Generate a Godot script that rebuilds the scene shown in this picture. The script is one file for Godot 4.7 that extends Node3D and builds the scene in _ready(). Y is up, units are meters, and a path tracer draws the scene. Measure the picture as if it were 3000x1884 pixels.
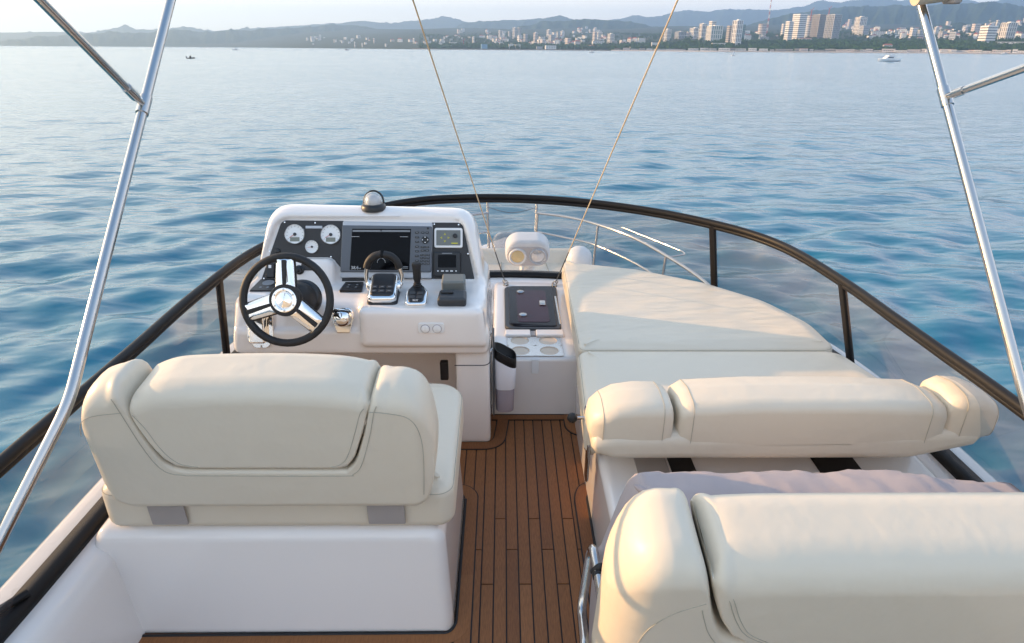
extends Node3D
# A motor yacht's flybridge seen from behind the helm seat, a calm evening sea and a hazy town on the shore.
# Boat coordinates: x to starboard, y up from the teak floor, third number FORWARD of the camera (V() turns it to -z).

const TRIM := 2.646          # the yacht runs a little bow-up
const FOCAL := 1950.0        # focal length in pixels of the 3000 pixel wide photograph
var BOAT := Transform3D(Basis(Vector3.RIGHT, deg_to_rad(TRIM)), Vector3(0, 3.25, 0))
var frame := Transform3D()
var cam: Camera3D
var M := {}
var taken := {}
var rng := RandomNumberGenerator.new()

func V(x: float, y: float, f: float) -> Vector3:
	return Vector3(x, y, -f)

# ------------------------------------------------------------------ mesh building
class MB:
	var v := PackedVector3Array()
	var n := PackedVector3Array()
	var ix := PackedInt32Array()
	var col := PackedColorArray()
	func raw(pv: PackedVector3Array, pn: PackedVector3Array, pt: PackedInt32Array) -> void:
		var o := v.size()
		v.append_array(pv)
		n.append_array(pn)
		for k in range(0, pt.size(), 3):
			var a := pt[k]
			var b := pt[k + 1]
			var c := pt[k + 2]
			var x := (pv[b] - pv[a]).cross(pv[c] - pv[a])
			if x.dot(pn[a] + pn[b] + pn[c]) > 0.0:
				ix.append(o + a); ix.append(o + c); ix.append(o + b)
			else:
				ix.append(o + a); ix.append(o + b); ix.append(o + c)
	func piece(pv: PackedVector3Array, pt: PackedInt32Array, convex := false) -> void:
		var pn := PackedVector3Array()
		pn.resize(pv.size())
		var c := Vector3.ZERO
		for p in pv: c += p
		c /= maxf(1.0, pv.size())
		var vol := 0.0
		for k in range(0, pt.size(), 3):
			var a := pv[pt[k]]
			var x := (pv[pt[k + 1]] - a).cross(pv[pt[k + 2]] - a)
			if convex and x.dot(a + pv[pt[k + 1]] + pv[pt[k + 2]] - 3.0 * c) < 0.0:
				x = -x
			vol += x.dot(a - c)
			pn[pt[k]] += x
			pn[pt[k + 1]] += x
			pn[pt[k + 2]] += x
		var s := -1.0 if vol < 0.0 and not convex else 1.0
		for i in pn.size():
			pn[i] = (pn[i] * s).normalized() if pn[i].length_squared() > 1e-20 else Vector3.UP
		raw(pv, pn, pt)
	func mesh() -> ArrayMesh:
		var m := ArrayMesh.new()
		var a := []
		a.resize(Mesh.ARRAY_MAX)
		a[Mesh.ARRAY_VERTEX] = v
		a[Mesh.ARRAY_NORMAL] = n
		a[Mesh.ARRAY_INDEX] = ix
		if col.size() == v.size() and col.size() > 0:
			a[Mesh.ARRAY_COLOR] = col
		m.add_surface_from_arrays(Mesh.PRIMITIVE_TRIANGLES, a)
		return m
	func box(c: Vector3, s: Vector3, b := 0.0, basis := Basis()) -> MB:
		var h := s * 0.5
		b = minf(b, 0.49 * minf(s.x, minf(s.y, s.z)))
		var pv := PackedVector3Array()
		var pt := PackedInt32Array()
		for ax in 3:
			for sg in [-1.0, 1.0]:
				for s1 in [-1.0, 1.0]:
					for s2 in [-1.0, 1.0]:
						var p := Vector3.ZERO
						p[ax] = sg * h[ax]
						p[(ax + 1) % 3] = s1 * (h[(ax + 1) % 3] - b)
						p[(ax + 2) % 3] = s2 * (h[(ax + 2) % 3] - b)
						pv.append(c + basis * p)
		for f in 6:
			var o := f * 4
			pt.append_array(PackedInt32Array([o, o + 1, o + 2, o + 1, o + 3, o + 2]))
		if b > 0.0:
			for ax in 3:
				var bx := (ax + 1) % 3
				for sa in 2:
					for sb in 2:
						# face ax (sign sa): s1 is axis bx, s2 is axis cx; face bx (sign sb): s1 is cx, s2 is ax
						var a0 := ax * 8 + sa * 4 + sb * 2
						var a1 := a0 + 1
						var b0 := bx * 8 + sb * 4 + sa
						var b1 := b0 + 2
						pt.append_array(PackedInt32Array([a0, a1, b1, a0, b1, b0]))
			for sx in 2:
				for sy in 2:
					for sz in 2:
						pt.append_array(PackedInt32Array([sx * 4 + sy * 2 + sz, 8 + sy * 4 + sz * 2 + sx, 16 + sz * 4 + sx * 2 + sy]))
		piece(pv, pt, true)
		return self
	func tube(path: PackedVector3Array, r, sides := 10, closed := false) -> MB:
		var pv := PackedVector3Array()
		var pn := PackedVector3Array()
		var pt := PackedInt32Array()
		var cnt := path.size()
		var up := Vector3.ZERO
		for i in cnt:
			var d := (path[(i + 1) % cnt] - path[(i - 1 + cnt) % cnt]) if closed else (path[mini(i + 1, cnt - 1)] - path[maxi(i - 1, 0)])
			d = d.normalized()
			if i == 0:
				up = d.cross(Vector3(0.31, 0.87, 0.38)).normalized()
			up = (up - d * up.dot(d)).normalized()
			var sd := d.cross(up)
			var rr: float = r if r is float else r[i]
			for k in sides:
				var t := TAU * k / sides
				var q := up * cos(t) + sd * sin(t)
				pv.append(path[i] + q * rr)
				pn.append(q)
		for i in (cnt if closed else cnt - 1):
			var j := (i + 1) % cnt
			for k in sides:
				var k2 := (k + 1) % sides
				pt.append_array(PackedInt32Array([i * sides + k, j * sides + k, j * sides + k2, i * sides + k, j * sides + k2, i * sides + k2]))
		if not closed:
			for e in [0, cnt - 1]:
				var dd: Vector3 = (path[0] - path[1]) if e == 0 else (path[cnt - 1] - path[cnt - 2])
				var o := pv.size()
				for k in sides:
					pv.append(pv[e * sides + k])
					pn.append(dd.normalized())
				for k in range(1, sides - 1):
					pt.append_array(PackedInt32Array([o, o + k, o + k + 1]))
		raw(pv, pn, pt)
		return self
	# profile of (radius, height) from the bottom up the outside to the top
	func lathe(pr: Array, xf := Transform3D(), sides := 24) -> MB:
		for i in pr.size() - 1:
			var a: Vector2 = pr[i]
			var b: Vector2 = pr[i + 1]
			if a.is_equal_approx(b): continue
			var d := (b - a).normalized()
			var n0 := Vector2(d.y, -d.x)
			var na := n0
			var nb := n0
			if i > 0:
				var e: Vector2 = (a - pr[i - 1]).normalized()
				if e.dot(d) > 0.6: na = (n0 + Vector2(e.y, -e.x)).normalized()
			if i < pr.size() - 2:
				var e2: Vector2 = (pr[i + 2] - b).normalized()
				if e2.dot(d) > 0.6: nb = (n0 + Vector2(e2.y, -e2.x)).normalized()
			var pv := PackedVector3Array()
			var pn := PackedVector3Array()
			var pt := PackedInt32Array()
			for k in sides:
				var t := TAU * k / sides
				pv.append(xf * Vector3(a.x * cos(t), a.y, a.x * sin(t)))
				pv.append(xf * Vector3(b.x * cos(t), b.y, b.x * sin(t)))
				pn.append((xf.basis * Vector3(na.x * cos(t), na.y, na.x * sin(t))).normalized())
				pn.append((xf.basis * Vector3(nb.x * cos(t), nb.y, nb.x * sin(t))).normalized())
			for k in sides:
				var j := (k + 1) % sides
				pt.append_array(PackedInt32Array([2 * k, 2 * k + 1, 2 * j + 1, 2 * k, 2 * j + 1, 2 * j]))
			raw(pv, pn, pt)
		return self
	# rings of equal size joined; optional flat end caps
	func loft(rings: Array, closed := true, caps := true) -> MB:
		var pv := PackedVector3Array()
		var pt := PackedInt32Array()
		var w: int = rings[0].size()
		for r in rings: pv.append_array(r)
		for i in rings.size() - 1:
			for k in (w if closed else w - 1):
				var k2 := (k + 1) % w
				pt.append_array(PackedInt32Array([i * w + k, (i + 1) * w + k, (i + 1) * w + k2, i * w + k, (i + 1) * w + k2, i * w + k2]))
		if caps:
			for e in [0, rings.size() - 1]:
				var c := Vector3.ZERO
				for p in rings[e]: c += p
				var o := pv.size()
				pv.append(c / w)
				for k in w:
					var k3 := (k + 1) % w
					if e == 0: pt.append_array(PackedInt32Array([o, k, k3]))
					else: pt.append_array(PackedInt32Array([o, e * w + k3, e * w + k]))
		piece(pv, pt)
		return self
	# a slab with a rounded rim: outline in (u, v), thickness along w, edges rounded by fil, faces crowned
	func pillow(outline: PackedVector2Array, t: float, fil: float, xf := Transform3D(), crown := 0.0, crown_w := 0.05, segs := 5, warp = null) -> MB:
		var w := outline.size()
		var nn := PackedVector2Array()
		var area := 0.0
		for i in w:
			area += outline[i].cross(outline[(i + 1) % w])
		for i in w:
			var d1 := (outline[i] - outline[(i - 1 + w) % w]).normalized()
			var d2 := (outline[(i + 1) % w] - outline[i]).normalized()
			var d := (d1 + d2).normalized()
			var q := Vector2(d.y, -d.x)
			if area < 0.0: q = -q
			nn.append(q / maxf(0.6, sqrt((1.0 + d1.dot(d2)) * 0.5)))
		var steps := []
		fil = minf(fil, t * 0.5)
		for k in segs + 1:
			var a := PI * 0.5 * k / segs
			steps.append([fil * (1.0 - cos(a)), t * 0.5 - fil + fil * sin(a)])
		if crown == 0.0 and fil > 0.004:
			steps.append([fil + minf(0.006, fil * 0.25), t * 0.5])   # keeps the flat face's shading flat
		if crown != 0.0:
			for j in range(1, 5):
				steps.append([fil + crown_w * j / 4.0, t * 0.5 + crown * (1.0 - pow(1.0 - j / 4.0, 2.0))])
		# how far each rim point may move in before it meets another part of the rim
		var most := PackedFloat32Array()
		most.resize(w)
		most.fill(1e9)
		var all_in: float = steps[-1][0]
		for i in w:
			var bad := func(dd: float) -> bool:
				var q := outline[i] - nn[i] * dd
				for j in w:
					if q.distance_squared_to(Geometry2D.get_closest_point_to_segment(q, outline[j], outline[(j + 1) % w])) < dd * dd * 0.985: return true
				return false
			if not bad.call(all_in): continue
			var lo := 0.0
			var hi := all_in
			for it in 7:
				var md := (lo + hi) * 0.5
				if bad.call(md): hi = md
				else: lo = md
			most[i] = maxf(lo, all_in * 0.02) * 0.82
		var order := []
		for k in range(steps.size() - 1, -1, -1): order.append([steps[k][0], -steps[k][1]])
		for k in range(0 if t > 2.0 * fil + 1e-6 else 1, steps.size()): order.append([steps[k][0], steps[k][1]])
		var pv := PackedVector3Array()
		var pt := PackedInt32Array()
		for o in order:
			for i in w:
				var p := outline[i] - nn[i] * minf(float(o[0]), most[i])
				var q3 := Vector3(p.x, p.y, o[1])
				if warp != null: q3 = warp.call(q3)
				pv.append(xf * q3)
		for i in order.size() - 1:
			for k in w:
				var k2 := (k + 1) % w
				pt.append_array(PackedInt32Array([i * w + k, (i + 1) * w + k, (i + 1) * w + k2, i * w + k, (i + 1) * w + k2, i * w + k2]))
		var last := PackedVector2Array()
		for i in w: last.append(outline[i] - nn[i] * minf(float(steps[-1][0]), most[i]))
		var tr := Geometry2D.triangulate_polygon(last)
		if tr.size() == 0:
			for i in range(1, w - 1): tr.append_array(PackedInt32Array([0, i, i + 1]))
		var top := (order.size() - 1) * w
		var flip := 0.0
		for k in range(0, tr.size(), 3):
			flip += (last[tr[k + 1]] - last[tr[k]]).cross(last[tr[k + 2]] - last[tr[k]])
		# side quads (i,k)(i+1,k)(i+1,k2): match the caps to them
		for k in range(0, tr.size(), 3):
			var a := tr[k]; var b := tr[k + 1]; var c := tr[k + 2]
			if (flip > 0.0) == (area > 0.0):
				pt.append_array(PackedInt32Array([top + a, top + c, top + b, a, b, c]))
			else:
				pt.append_array(PackedInt32Array([top + a, top + b, top + c, a, c, b]))
		piece(pv, pt)
		return self
	# an upright cushion lofted along x: columns of [x, v0, v1, top radius]; thickness t, rounded foot and ends
	func bolster(cols: Array, t: float, rb: float, re: float, xf: Transform3D) -> MB:
		var rings := []
		var x0: float = cols[0][0]
		var x1: float = cols[-1][0]
		for c in cols:
			var de := minf(c[0] - x0, x1 - c[0])
			var k := 0.0
			if de < re: k = re * (1.0 - sqrt(maxf(0.0, 1.0 - pow(1.0 - de / re, 2.0))))
			var v0: float = c[1] + k * 0.6
			var v1: float = maxf(c[2] - k * 0.6, v0 + 0.012)
			var h := t * 0.5 - k
			var ring := PackedVector3Array()
			var rt := minf(c[3], minf(h * 0.98, (v1 - v0) * 0.48))
			var rr := minf(rb, minf(h * 0.9, (v1 - v0) * 0.48))
			for q in [[1, -1, rr, 0.0], [1, 1, rt, 0.0], [-1, 1, rt, 1.0], [-1, -1, rr, 1.0]]:
				for j in 7:
					var a := PI * 0.5 * j / 6.0
					# walk round the section: front foot, front top, back top, back foot
					var cw: float = q[0] * (h - q[2])
					var cv: float = (v1 - q[2]) if q[1] > 0 else (v0 + q[2])
					var ang := 0.0
					if q[0] > 0 and q[1] < 0: ang = -PI * 0.5 + a
					elif q[0] > 0: ang = a
					elif q[1] > 0: ang = PI * 0.5 + a
					else: ang = PI + a
					ring.append(xf * Vector3(c[0], cv + q[2] * sin(ang), cw + q[2] * cos(ang)))
			rings.append(ring)
		loft(rings, true, true)
		return self
	func paint(c: Color) -> MB:
		while col.size() < v.size(): col.append(c)
		return self

func rp(pts: Array, seg := 6) -> PackedVector2Array:
	var out := PackedVector2Array()
	var n := pts.size()
	for i in n:
		var p := Vector2(pts[i][0], pts[i][1])
		var a := (Vector2(pts[(i - 1 + n) % n][0], pts[(i - 1 + n) % n][1]) - p)
		var b := (Vector2(pts[(i + 1) % n][0], pts[(i + 1) % n][1]) - p)
		var r: float = pts[i][2] if pts[i].size() > 2 else 0.0
		if r <= 0.0:
			out.append(p)
			continue
		var an := absf(a.angle_to(b)) * 0.5
		var tl := minf(r / tan(an), 0.48 * minf(a.length(), b.length()))
		var r2 := tl * tan(an)
		var c := p + (a.normalized() + b.normalized()).normalized() * (r2 / sin(an))
		var p1 := p + a.normalized() * tl - c
		var p2 := p + b.normalized() * tl - c
		var sw := p1.angle_to(p2)
		for k in seg + 1:
			out.append(c + p1.rotated(sw * k / seg))
	return out

func rrect(cx: float, cy: float, w: float, h: float, r: float, seg := 5) -> PackedVector2Array:
	return rp([[cx - w / 2, cy - h / 2, r], [cx + w / 2, cy - h / 2, r], [cx + w / 2, cy + h / 2, r], [cx - w / 2, cy + h / 2, r]], seg)

func circle2(cx: float, cy: float, r: float, seg := 28) -> PackedVector2Array:
	var o := PackedVector2Array()
	for k in seg: o.append(Vector2(cx + r * cos(TAU * k / seg), cy + r * sin(TAU * k / seg)))
	return o

func dense(o: PackedVector2Array, step := 0.03) -> PackedVector2Array:
	var out := PackedVector2Array()
	for i in o.size():
		var a := o[i]
		var b := o[(i + 1) % o.size()]
		var k := maxi(1, int(a.distance_to(b) / step))
		for j in k: out.append(a.lerp(b, float(j) / k))
	return out

func smooth(pts: Array, per := 8, closed := false) -> PackedVector3Array:
	var out := PackedVector3Array()
	var n := pts.size()
	for i in (n if closed else n - 1):
		var p0: Vector3 = pts[(i - 1 + n) % n] if closed else pts[maxi(i - 1, 0)]
		var p1: Vector3 = pts[i]
		var p2: Vector3 = pts[(i + 1) % n]
		var p3: Vector3 = pts[(i + 2) % n] if closed else pts[mini(i + 2, n - 1)]
		for k in per:
			out.append(p1.cubic_interpolate(p2, p0, p3, float(k) / per))
	if not closed: out.append(pts[n - 1])
	return out

# columns for a bolster between lower and upper outlines given as [x, v] lists, radius list as [x, r]
func columns_of(lower: Array, upper: Array, radius: Array, ends: float, step := 0.02) -> Array:
	var at := func(l: Array, x: float) -> float:
		for i in l.size() - 1:
			if x <= l[i + 1][0]:
				var t := clampf((x - l[i][0]) / maxf(1e-6, l[i + 1][0] - l[i][0]), 0, 1)
				return lerpf(l[i][1], l[i + 1][1], t)
		return l[-1][1]
	var x0: float = upper[0][0]
	var x1: float = upper[-1][0]
	var xs := []
	for k in 9:
		xs.append(x0 + ends * (1.0 - cos(PI * 0.5 * k / 8.0)))
		xs.append(x1 - ends * (1.0 - cos(PI * 0.5 * k / 8.0)))
	var x := x0 + ends
	while x < x1 - ends:
		xs.append(x)
		x += step
	xs.sort()
	var out := []
	for q in xs:
		if out.size() > 0 and q - out[-1][0] < 1e-5: continue
		out.append([q, at.call(lower, q), at.call(upper, q), at.call(radius, q)])
	return out

# straight runs joined by rounded elbows
func elbows(pts: Array, r: float, seg := 6) -> PackedVector3Array:
	var out := PackedVector3Array()
	out.append(pts[0])
	for i in range(1, pts.size() - 1):
		var p: Vector3 = pts[i]
		var a: Vector3 = (pts[i - 1] - p)
		var b: Vector3 = (pts[i + 1] - p)
		var l := minf(r, 0.45 * minf(a.length(), b.length()))
		var pa := p + a.normalized() * l
		var pb := p + b.normalized() * l
		for k in seg + 1:
			var t := float(k) / seg
			out.append(pa.lerp(p, t).lerp(p.lerp(pb, t), t))
	out.append(pts[-1])
	return out

# surface nets over a distance function, only near the surface
func nets(mb: MB, f: Callable, lo: Vector3, hi: Vector3, cell: float) -> void:
	var nx := int((hi.x - lo.x) / cell) + 2
	var ny := int((hi.y - lo.y) / cell) + 2
	var nz := int((hi.z - lo.z) / cell) + 2
	var val := PackedFloat32Array()
	val.resize(nx * ny * nz)
	val.fill(1e9)
	var B := 5
	var blocks := []
	var reach := cell * B * 0.9 + cell
	for bx in range(0, nx - 1, B):
		for by in range(0, ny - 1, B):
			for bz in range(0, nz - 1, B):
				var d: float = f.call(lo + Vector3(bx + B * 0.5, by + B * 0.5, bz + B * 0.5) * cell)
				if absf(d) < reach:
					blocks.append(Vector3i(bx, by, bz))
					for i in range(bx, mini(bx + B + 1, nx)):
						for j in range(by, mini(by + B + 1, ny)):
							for k in range(bz, mini(bz + B + 1, nz)):
								var at := (i * ny + j) * nz + k
								if val[at] > 1e8:
									val[at] = f.call(lo + Vector3(i, j, k) * cell)
	var vid := {}
	var pv := PackedVector3Array()
	var pt := PackedInt32Array()
	var cs := [Vector3i(0, 0, 0), Vector3i(1, 0, 0), Vector3i(0, 1, 0), Vector3i(1, 1, 0), Vector3i(0, 0, 1), Vector3i(1, 0, 1), Vector3i(0, 1, 1), Vector3i(1, 1, 1)]
	var es := [[0, 1], [2, 3], [4, 5], [6, 7], [0, 2], [1, 3], [4, 6], [5, 7], [0, 4], [1, 5], [2, 6], [3, 7]]
	var cells := []
	for b in blocks:
		for i in range(b.x, mini(b.x + B, nx - 1)):
			for j in range(b.y, mini(b.y + B, ny - 1)):
				for k in range(b.z, mini(b.z + B, nz - 1)):
					var at := (i * ny + j) * nz + k
					var g := [val[at], val[at + ny * nz], val[at + nz], val[at + ny * nz + nz], val[at + 1], val[at + ny * nz + 1], val[at + nz + 1], val[at + ny * nz + nz + 1]]
					var m := 0
					for q in 8:
						if g[q] < 0.0: m |= 1 << q
					if m == 0 or m == 255: continue
					var s := Vector3.ZERO
					var c := 0
					for e in es:
						var ga: float = g[e[0]]
						var gb: float = g[e[1]]
						if (ga < 0.0) != (gb < 0.0):
							var t := ga / (ga - gb)
							s += Vector3(cs[e[0]]).lerp(Vector3(cs[e[1]]), t)
							c += 1
					vid[at] = pv.size()
					pv.append(lo + (Vector3(i, j, k) + s / c) * cell)
					cells.append(Vector3i(i, j, k))
	var str_ := [ny * nz, nz, 1]
	for c in cells:
		var at: int = (c.x * ny + c.y) * nz + c.z
		for ax in 3:
			if c[(ax + 1) % 3] == 0 or c[(ax + 2) % 3] == 0: continue
			var a := val[at]
			var b := val[at + str_[ax]]
			if (a < 0.0) == (b < 0.0) or absf(a) > 1e8 or absf(b) > 1e8: continue
			var i0 = vid.get(at, -1)
			var i1 = vid.get(at - str_[(ax + 1) % 3], -1)
			var i2 = vid.get(at - str_[(ax + 1) % 3] - str_[(ax + 2) % 3], -1)
			var i3 = vid.get(at - str_[(ax + 2) % 3], -1)
			if i0 < 0 or i1 < 0 or i2 < 0 or i3 < 0: continue
			if a < 0.0: pt.append_array(PackedInt32Array([i0, i1, i2, i0, i2, i3]))
			else: pt.append_array(PackedInt32Array([i0, i2, i1, i0, i3, i2]))
	mb.piece(pv, pt)

func sbox(p: Vector3, c: Vector3, h: Vector3, r: float) -> float:
	var q := (p - c).abs() - h + Vector3(r, r, r)
	return q.max(Vector3.ZERO).length() + minf(maxf(q.x, maxf(q.y, q.z)), 0.0) - r

func smin(a: float, b: float, k: float) -> float:
	var h := maxf(k - absf(a - b), 0.0) / k
	return minf(a, b) - h * h * k * 0.25

func smax(a: float, b: float, k: float) -> float:
	return -smin(-a, -b, k)

# ------------------------------------------------------------------ materials
func lin(r: float, g: float, b: float, a := 1.0) -> Color:
	var c := Color(r, g, b).linear_to_srgb()
	c.a = a
	return c

func noise_tex(fr: float, oct: int, sd: int, size := 512, kind := FastNoiseLite.TYPE_SIMPLEX_SMOOTH, lo := Color.BLACK, hi := Color.WHITE) -> NoiseTexture2D:
	var n := FastNoiseLite.new()
	n.noise_type = kind
	n.frequency = fr
	n.fractal_octaves = oct
	n.seed = sd
	var t := NoiseTexture2D.new()
	t.width = size
	t.height = size
	t.seamless = true
	t.noise = n
	var g := Gradient.new()
	g.colors = PackedColorArray([lo, hi])
	g.offsets = PackedFloat32Array([0.15, 0.85])
	t.color_ramp = g
	return t

func mat(key: String, c: Color, rough: float, metal := 0.0, spec := 0.5) -> StandardMaterial3D:
	var m := StandardMaterial3D.new()
	m.resource_name = key
	m.albedo_color = c
	m.roughness = rough
	m.metallic = metal
	m.metallic_specular = spec
	M[key] = m
	return m

func relief(m: StandardMaterial3D, t: Texture2D, cm: float, tile: float, world := false) -> void:
	m.heightmap_enabled = true
	m.heightmap_texture = t
	m.heightmap_scale = cm
	m.uv1_triplanar = true
	m.uv1_world_triplanar = world
	m.uv1_scale = Vector3.ONE / tile

# ------------------------------------------------------------------ naming
func numbered(s: String) -> String:
	var k: int = taken.get(s, 0)
	taken[s] = k + 1
	return s if k == 0 else "%s_%03d" % [s, k]

func thing(called: String, label: String, category: String, at := Vector3.ZERO, group := "", kind := "") -> Node3D:
	var o := Node3D.new()
	o.name = numbered(called)
	add_child(o)
	o.transform = frame * Transform3D(Basis(), at)
	o.set_meta("base", at)
	if label: o.set_meta("label", label)
	if category: o.set_meta("category", category)
	if group: o.set_meta("group", group)
	if kind: o.set_meta("kind", kind)
	return o

# a part drawn in the frame's coordinates: moved back by the base of its thing
func part(parent: Node3D, called: String, mb, m: Material, label := "") -> MeshInstance3D:
	var o := MeshInstance3D.new()
	o.name = called
	o.mesh = mb.mesh() if mb is MB else mb
	o.material_override = m
	parent.add_child(o, true)
	if parent.has_meta("base"): o.position = -parent.get_meta("base")
	if label: o.set_meta("label", label)
	return o

func single(called: String, mb, m: Material, label: String, category: String, group := "", kind := "") -> MeshInstance3D:
	var o := MeshInstance3D.new()
	o.name = numbered(called)
	o.mesh = mb.mesh() if mb is MB else mb
	o.material_override = m
	add_child(o)
	o.transform = frame
	if label: o.set_meta("label", label)
	if category: o.set_meta("category", category)
	if group: o.set_meta("group", group)
	if kind: o.set_meta("kind", kind)
	return o

# direction of a photograph pixel (3000 wide) in the world
func look(px: float, py: float) -> Vector3:
	return (cam.transform.basis * Vector3((px - 1500.0) / FOCAL, -(py - 942.0) / FOCAL, -1.0)).normalized()

# the point on a pixel's ray at a horizontal distance
func far_at(px: float, py: float, d: float) -> Vector3:
	var r := look(px, py)
	return cam.position + r * (d / Vector2(r.x, r.z).length())

func text_mesh(s: String, size: float, depth: float) -> TextMesh:
	var t := TextMesh.new()
	t.text = s
	var f := SystemFont.new()
	f.font_names = PackedStringArray(["Droid Sans"])
	t.font = f
	t.font_size = 32
	t.pixel_size = size / 32.0
	t.depth = depth
	t.curve_step = 2.0
	return t

func lettering(parent: Node3D, s: String, size: float, xf: Transform3D, m: Material) -> void:
	var o := part(parent, "lettering", text_mesh(s, size, 0.0006), m)
	o.transform = Transform3D(Basis(), o.position) * xf

# ------------------------------------------------------------------ the scene
func _ready() -> void:
	rng.seed = 7
	cam = Camera3D.new()
	cam.name = "camera"
	add_child(cam)
	cam.fov = rad_to_deg(2.0 * atan(942.0 / FOCAL))
	cam.near = 0.05
	cam.far = 90000.0
	cam.transform = BOAT * Transform3D(Basis(Vector3.UP, deg_to_rad(-0.874)) * Basis(Vector3.RIGHT, deg_to_rad(-24.94)) * Basis(Vector3.BACK, 0.0075), Vector3(0, 1.75, 0))
	cam.current = true
	var env := Environment.new()
	env.background_mode = Environment.BG_SKY
	env.tonemap_mode = Environment.TONE_MAPPER_LINEAR
	env.tonemap_exposure = 2.1
	env.sdfgi_enabled = true
	env.ssao_enabled = true
	env.ssil_enabled = true
	env.volumetric_fog_enabled = true       # evening haze over the bay
	env.volumetric_fog_density = 0.000135
	env.volumetric_fog_albedo = Color(0.71, 0.85, 1.0)
	env.volumetric_fog_anisotropy = 0.5
	var sky := Sky.new()
	sky.sky_material = make_sky()
	env.sky = sky
	env.background_energy_multiplier = 1.0
	var we := WorldEnvironment.new()
	we.name = "environment"
	we.environment = env
	add_child(we)
	var sun := DirectionalLight3D.new()
	sun.name = "sun"
	add_child(sun)
	sun.light_energy = 1.4
	sun.light_color = Color(1.0, 0.80, 0.56)
	sun.light_angular_distance = 0.6
	sun.shadow_enabled = true
	sun.sky_mode = DirectionalLight3D.SKY_MODE_LIGHT_ONLY
	sun.basis = Basis.looking_at(-sun_dir(), Vector3.UP)
	make_materials()
	make_sea()
	make_land()
	make_town()
	make_boats()
	frame = BOAT
	make_boat()

func sun_dir() -> Vector3:   # towards the sun: to port and a little ahead, low
	var el := deg_to_rad(13.0)
	var ahead := deg_to_rad(14.0)
	return Vector3(-cos(el) * cos(ahead), sin(el), -cos(el) * sin(ahead))

func make_sky() -> PanoramaSkyMaterial:
	var w := 512
	var h := 256
	var im := Image.create(w, h, false, Image.FORMAT_RGBF)
	var s := sun_dir()
	var sf := Vector3(s.x, 0, s.z).normalized()
	for j in h:
		var el := PI * (0.5 - (j + 0.5) / h)
		var y := sin(el)
		for i in w:
			var a := TAU * (i + 0.5) / w
			var d := Vector3(sin(a) * cos(el), y, -cos(a) * cos(el))
			var e := maxf(y, 0.0)
			var near := 0.5 + 0.5 * Vector3(d.x, 0, d.z).normalized().dot(sf)
			var horizon := Vector3(1.32, 1.17, 1.06).lerp(Vector3(1.90, 1.66, 1.28), pow(near, 1.3))
			var mid := Vector3(0.57, 0.69, 0.85).lerp(Vector3(0.80, 0.84, 0.86), pow(near, 2.0))
			var zenith := Vector3(0.14, 0.25, 0.43)
			var c := horizon.lerp(mid, pow(smoothstep(0.0, 0.42, e), 0.75)).lerp(zenith, smoothstep(0.25, 1.0, e))
			var g := maxf(0.0, d.dot(s))
			c += Vector3(1.0, 0.80, 0.52) * (0.30 * pow(g, 4.0) + 1.2 * pow(g, 40.0))
			im.set_pixel(i, j, Color(c.x, c.y, c.z))
	var p := PanoramaSkyMaterial.new()
	p.panorama = ImageTexture.create_from_image(im)
	return p

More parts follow.
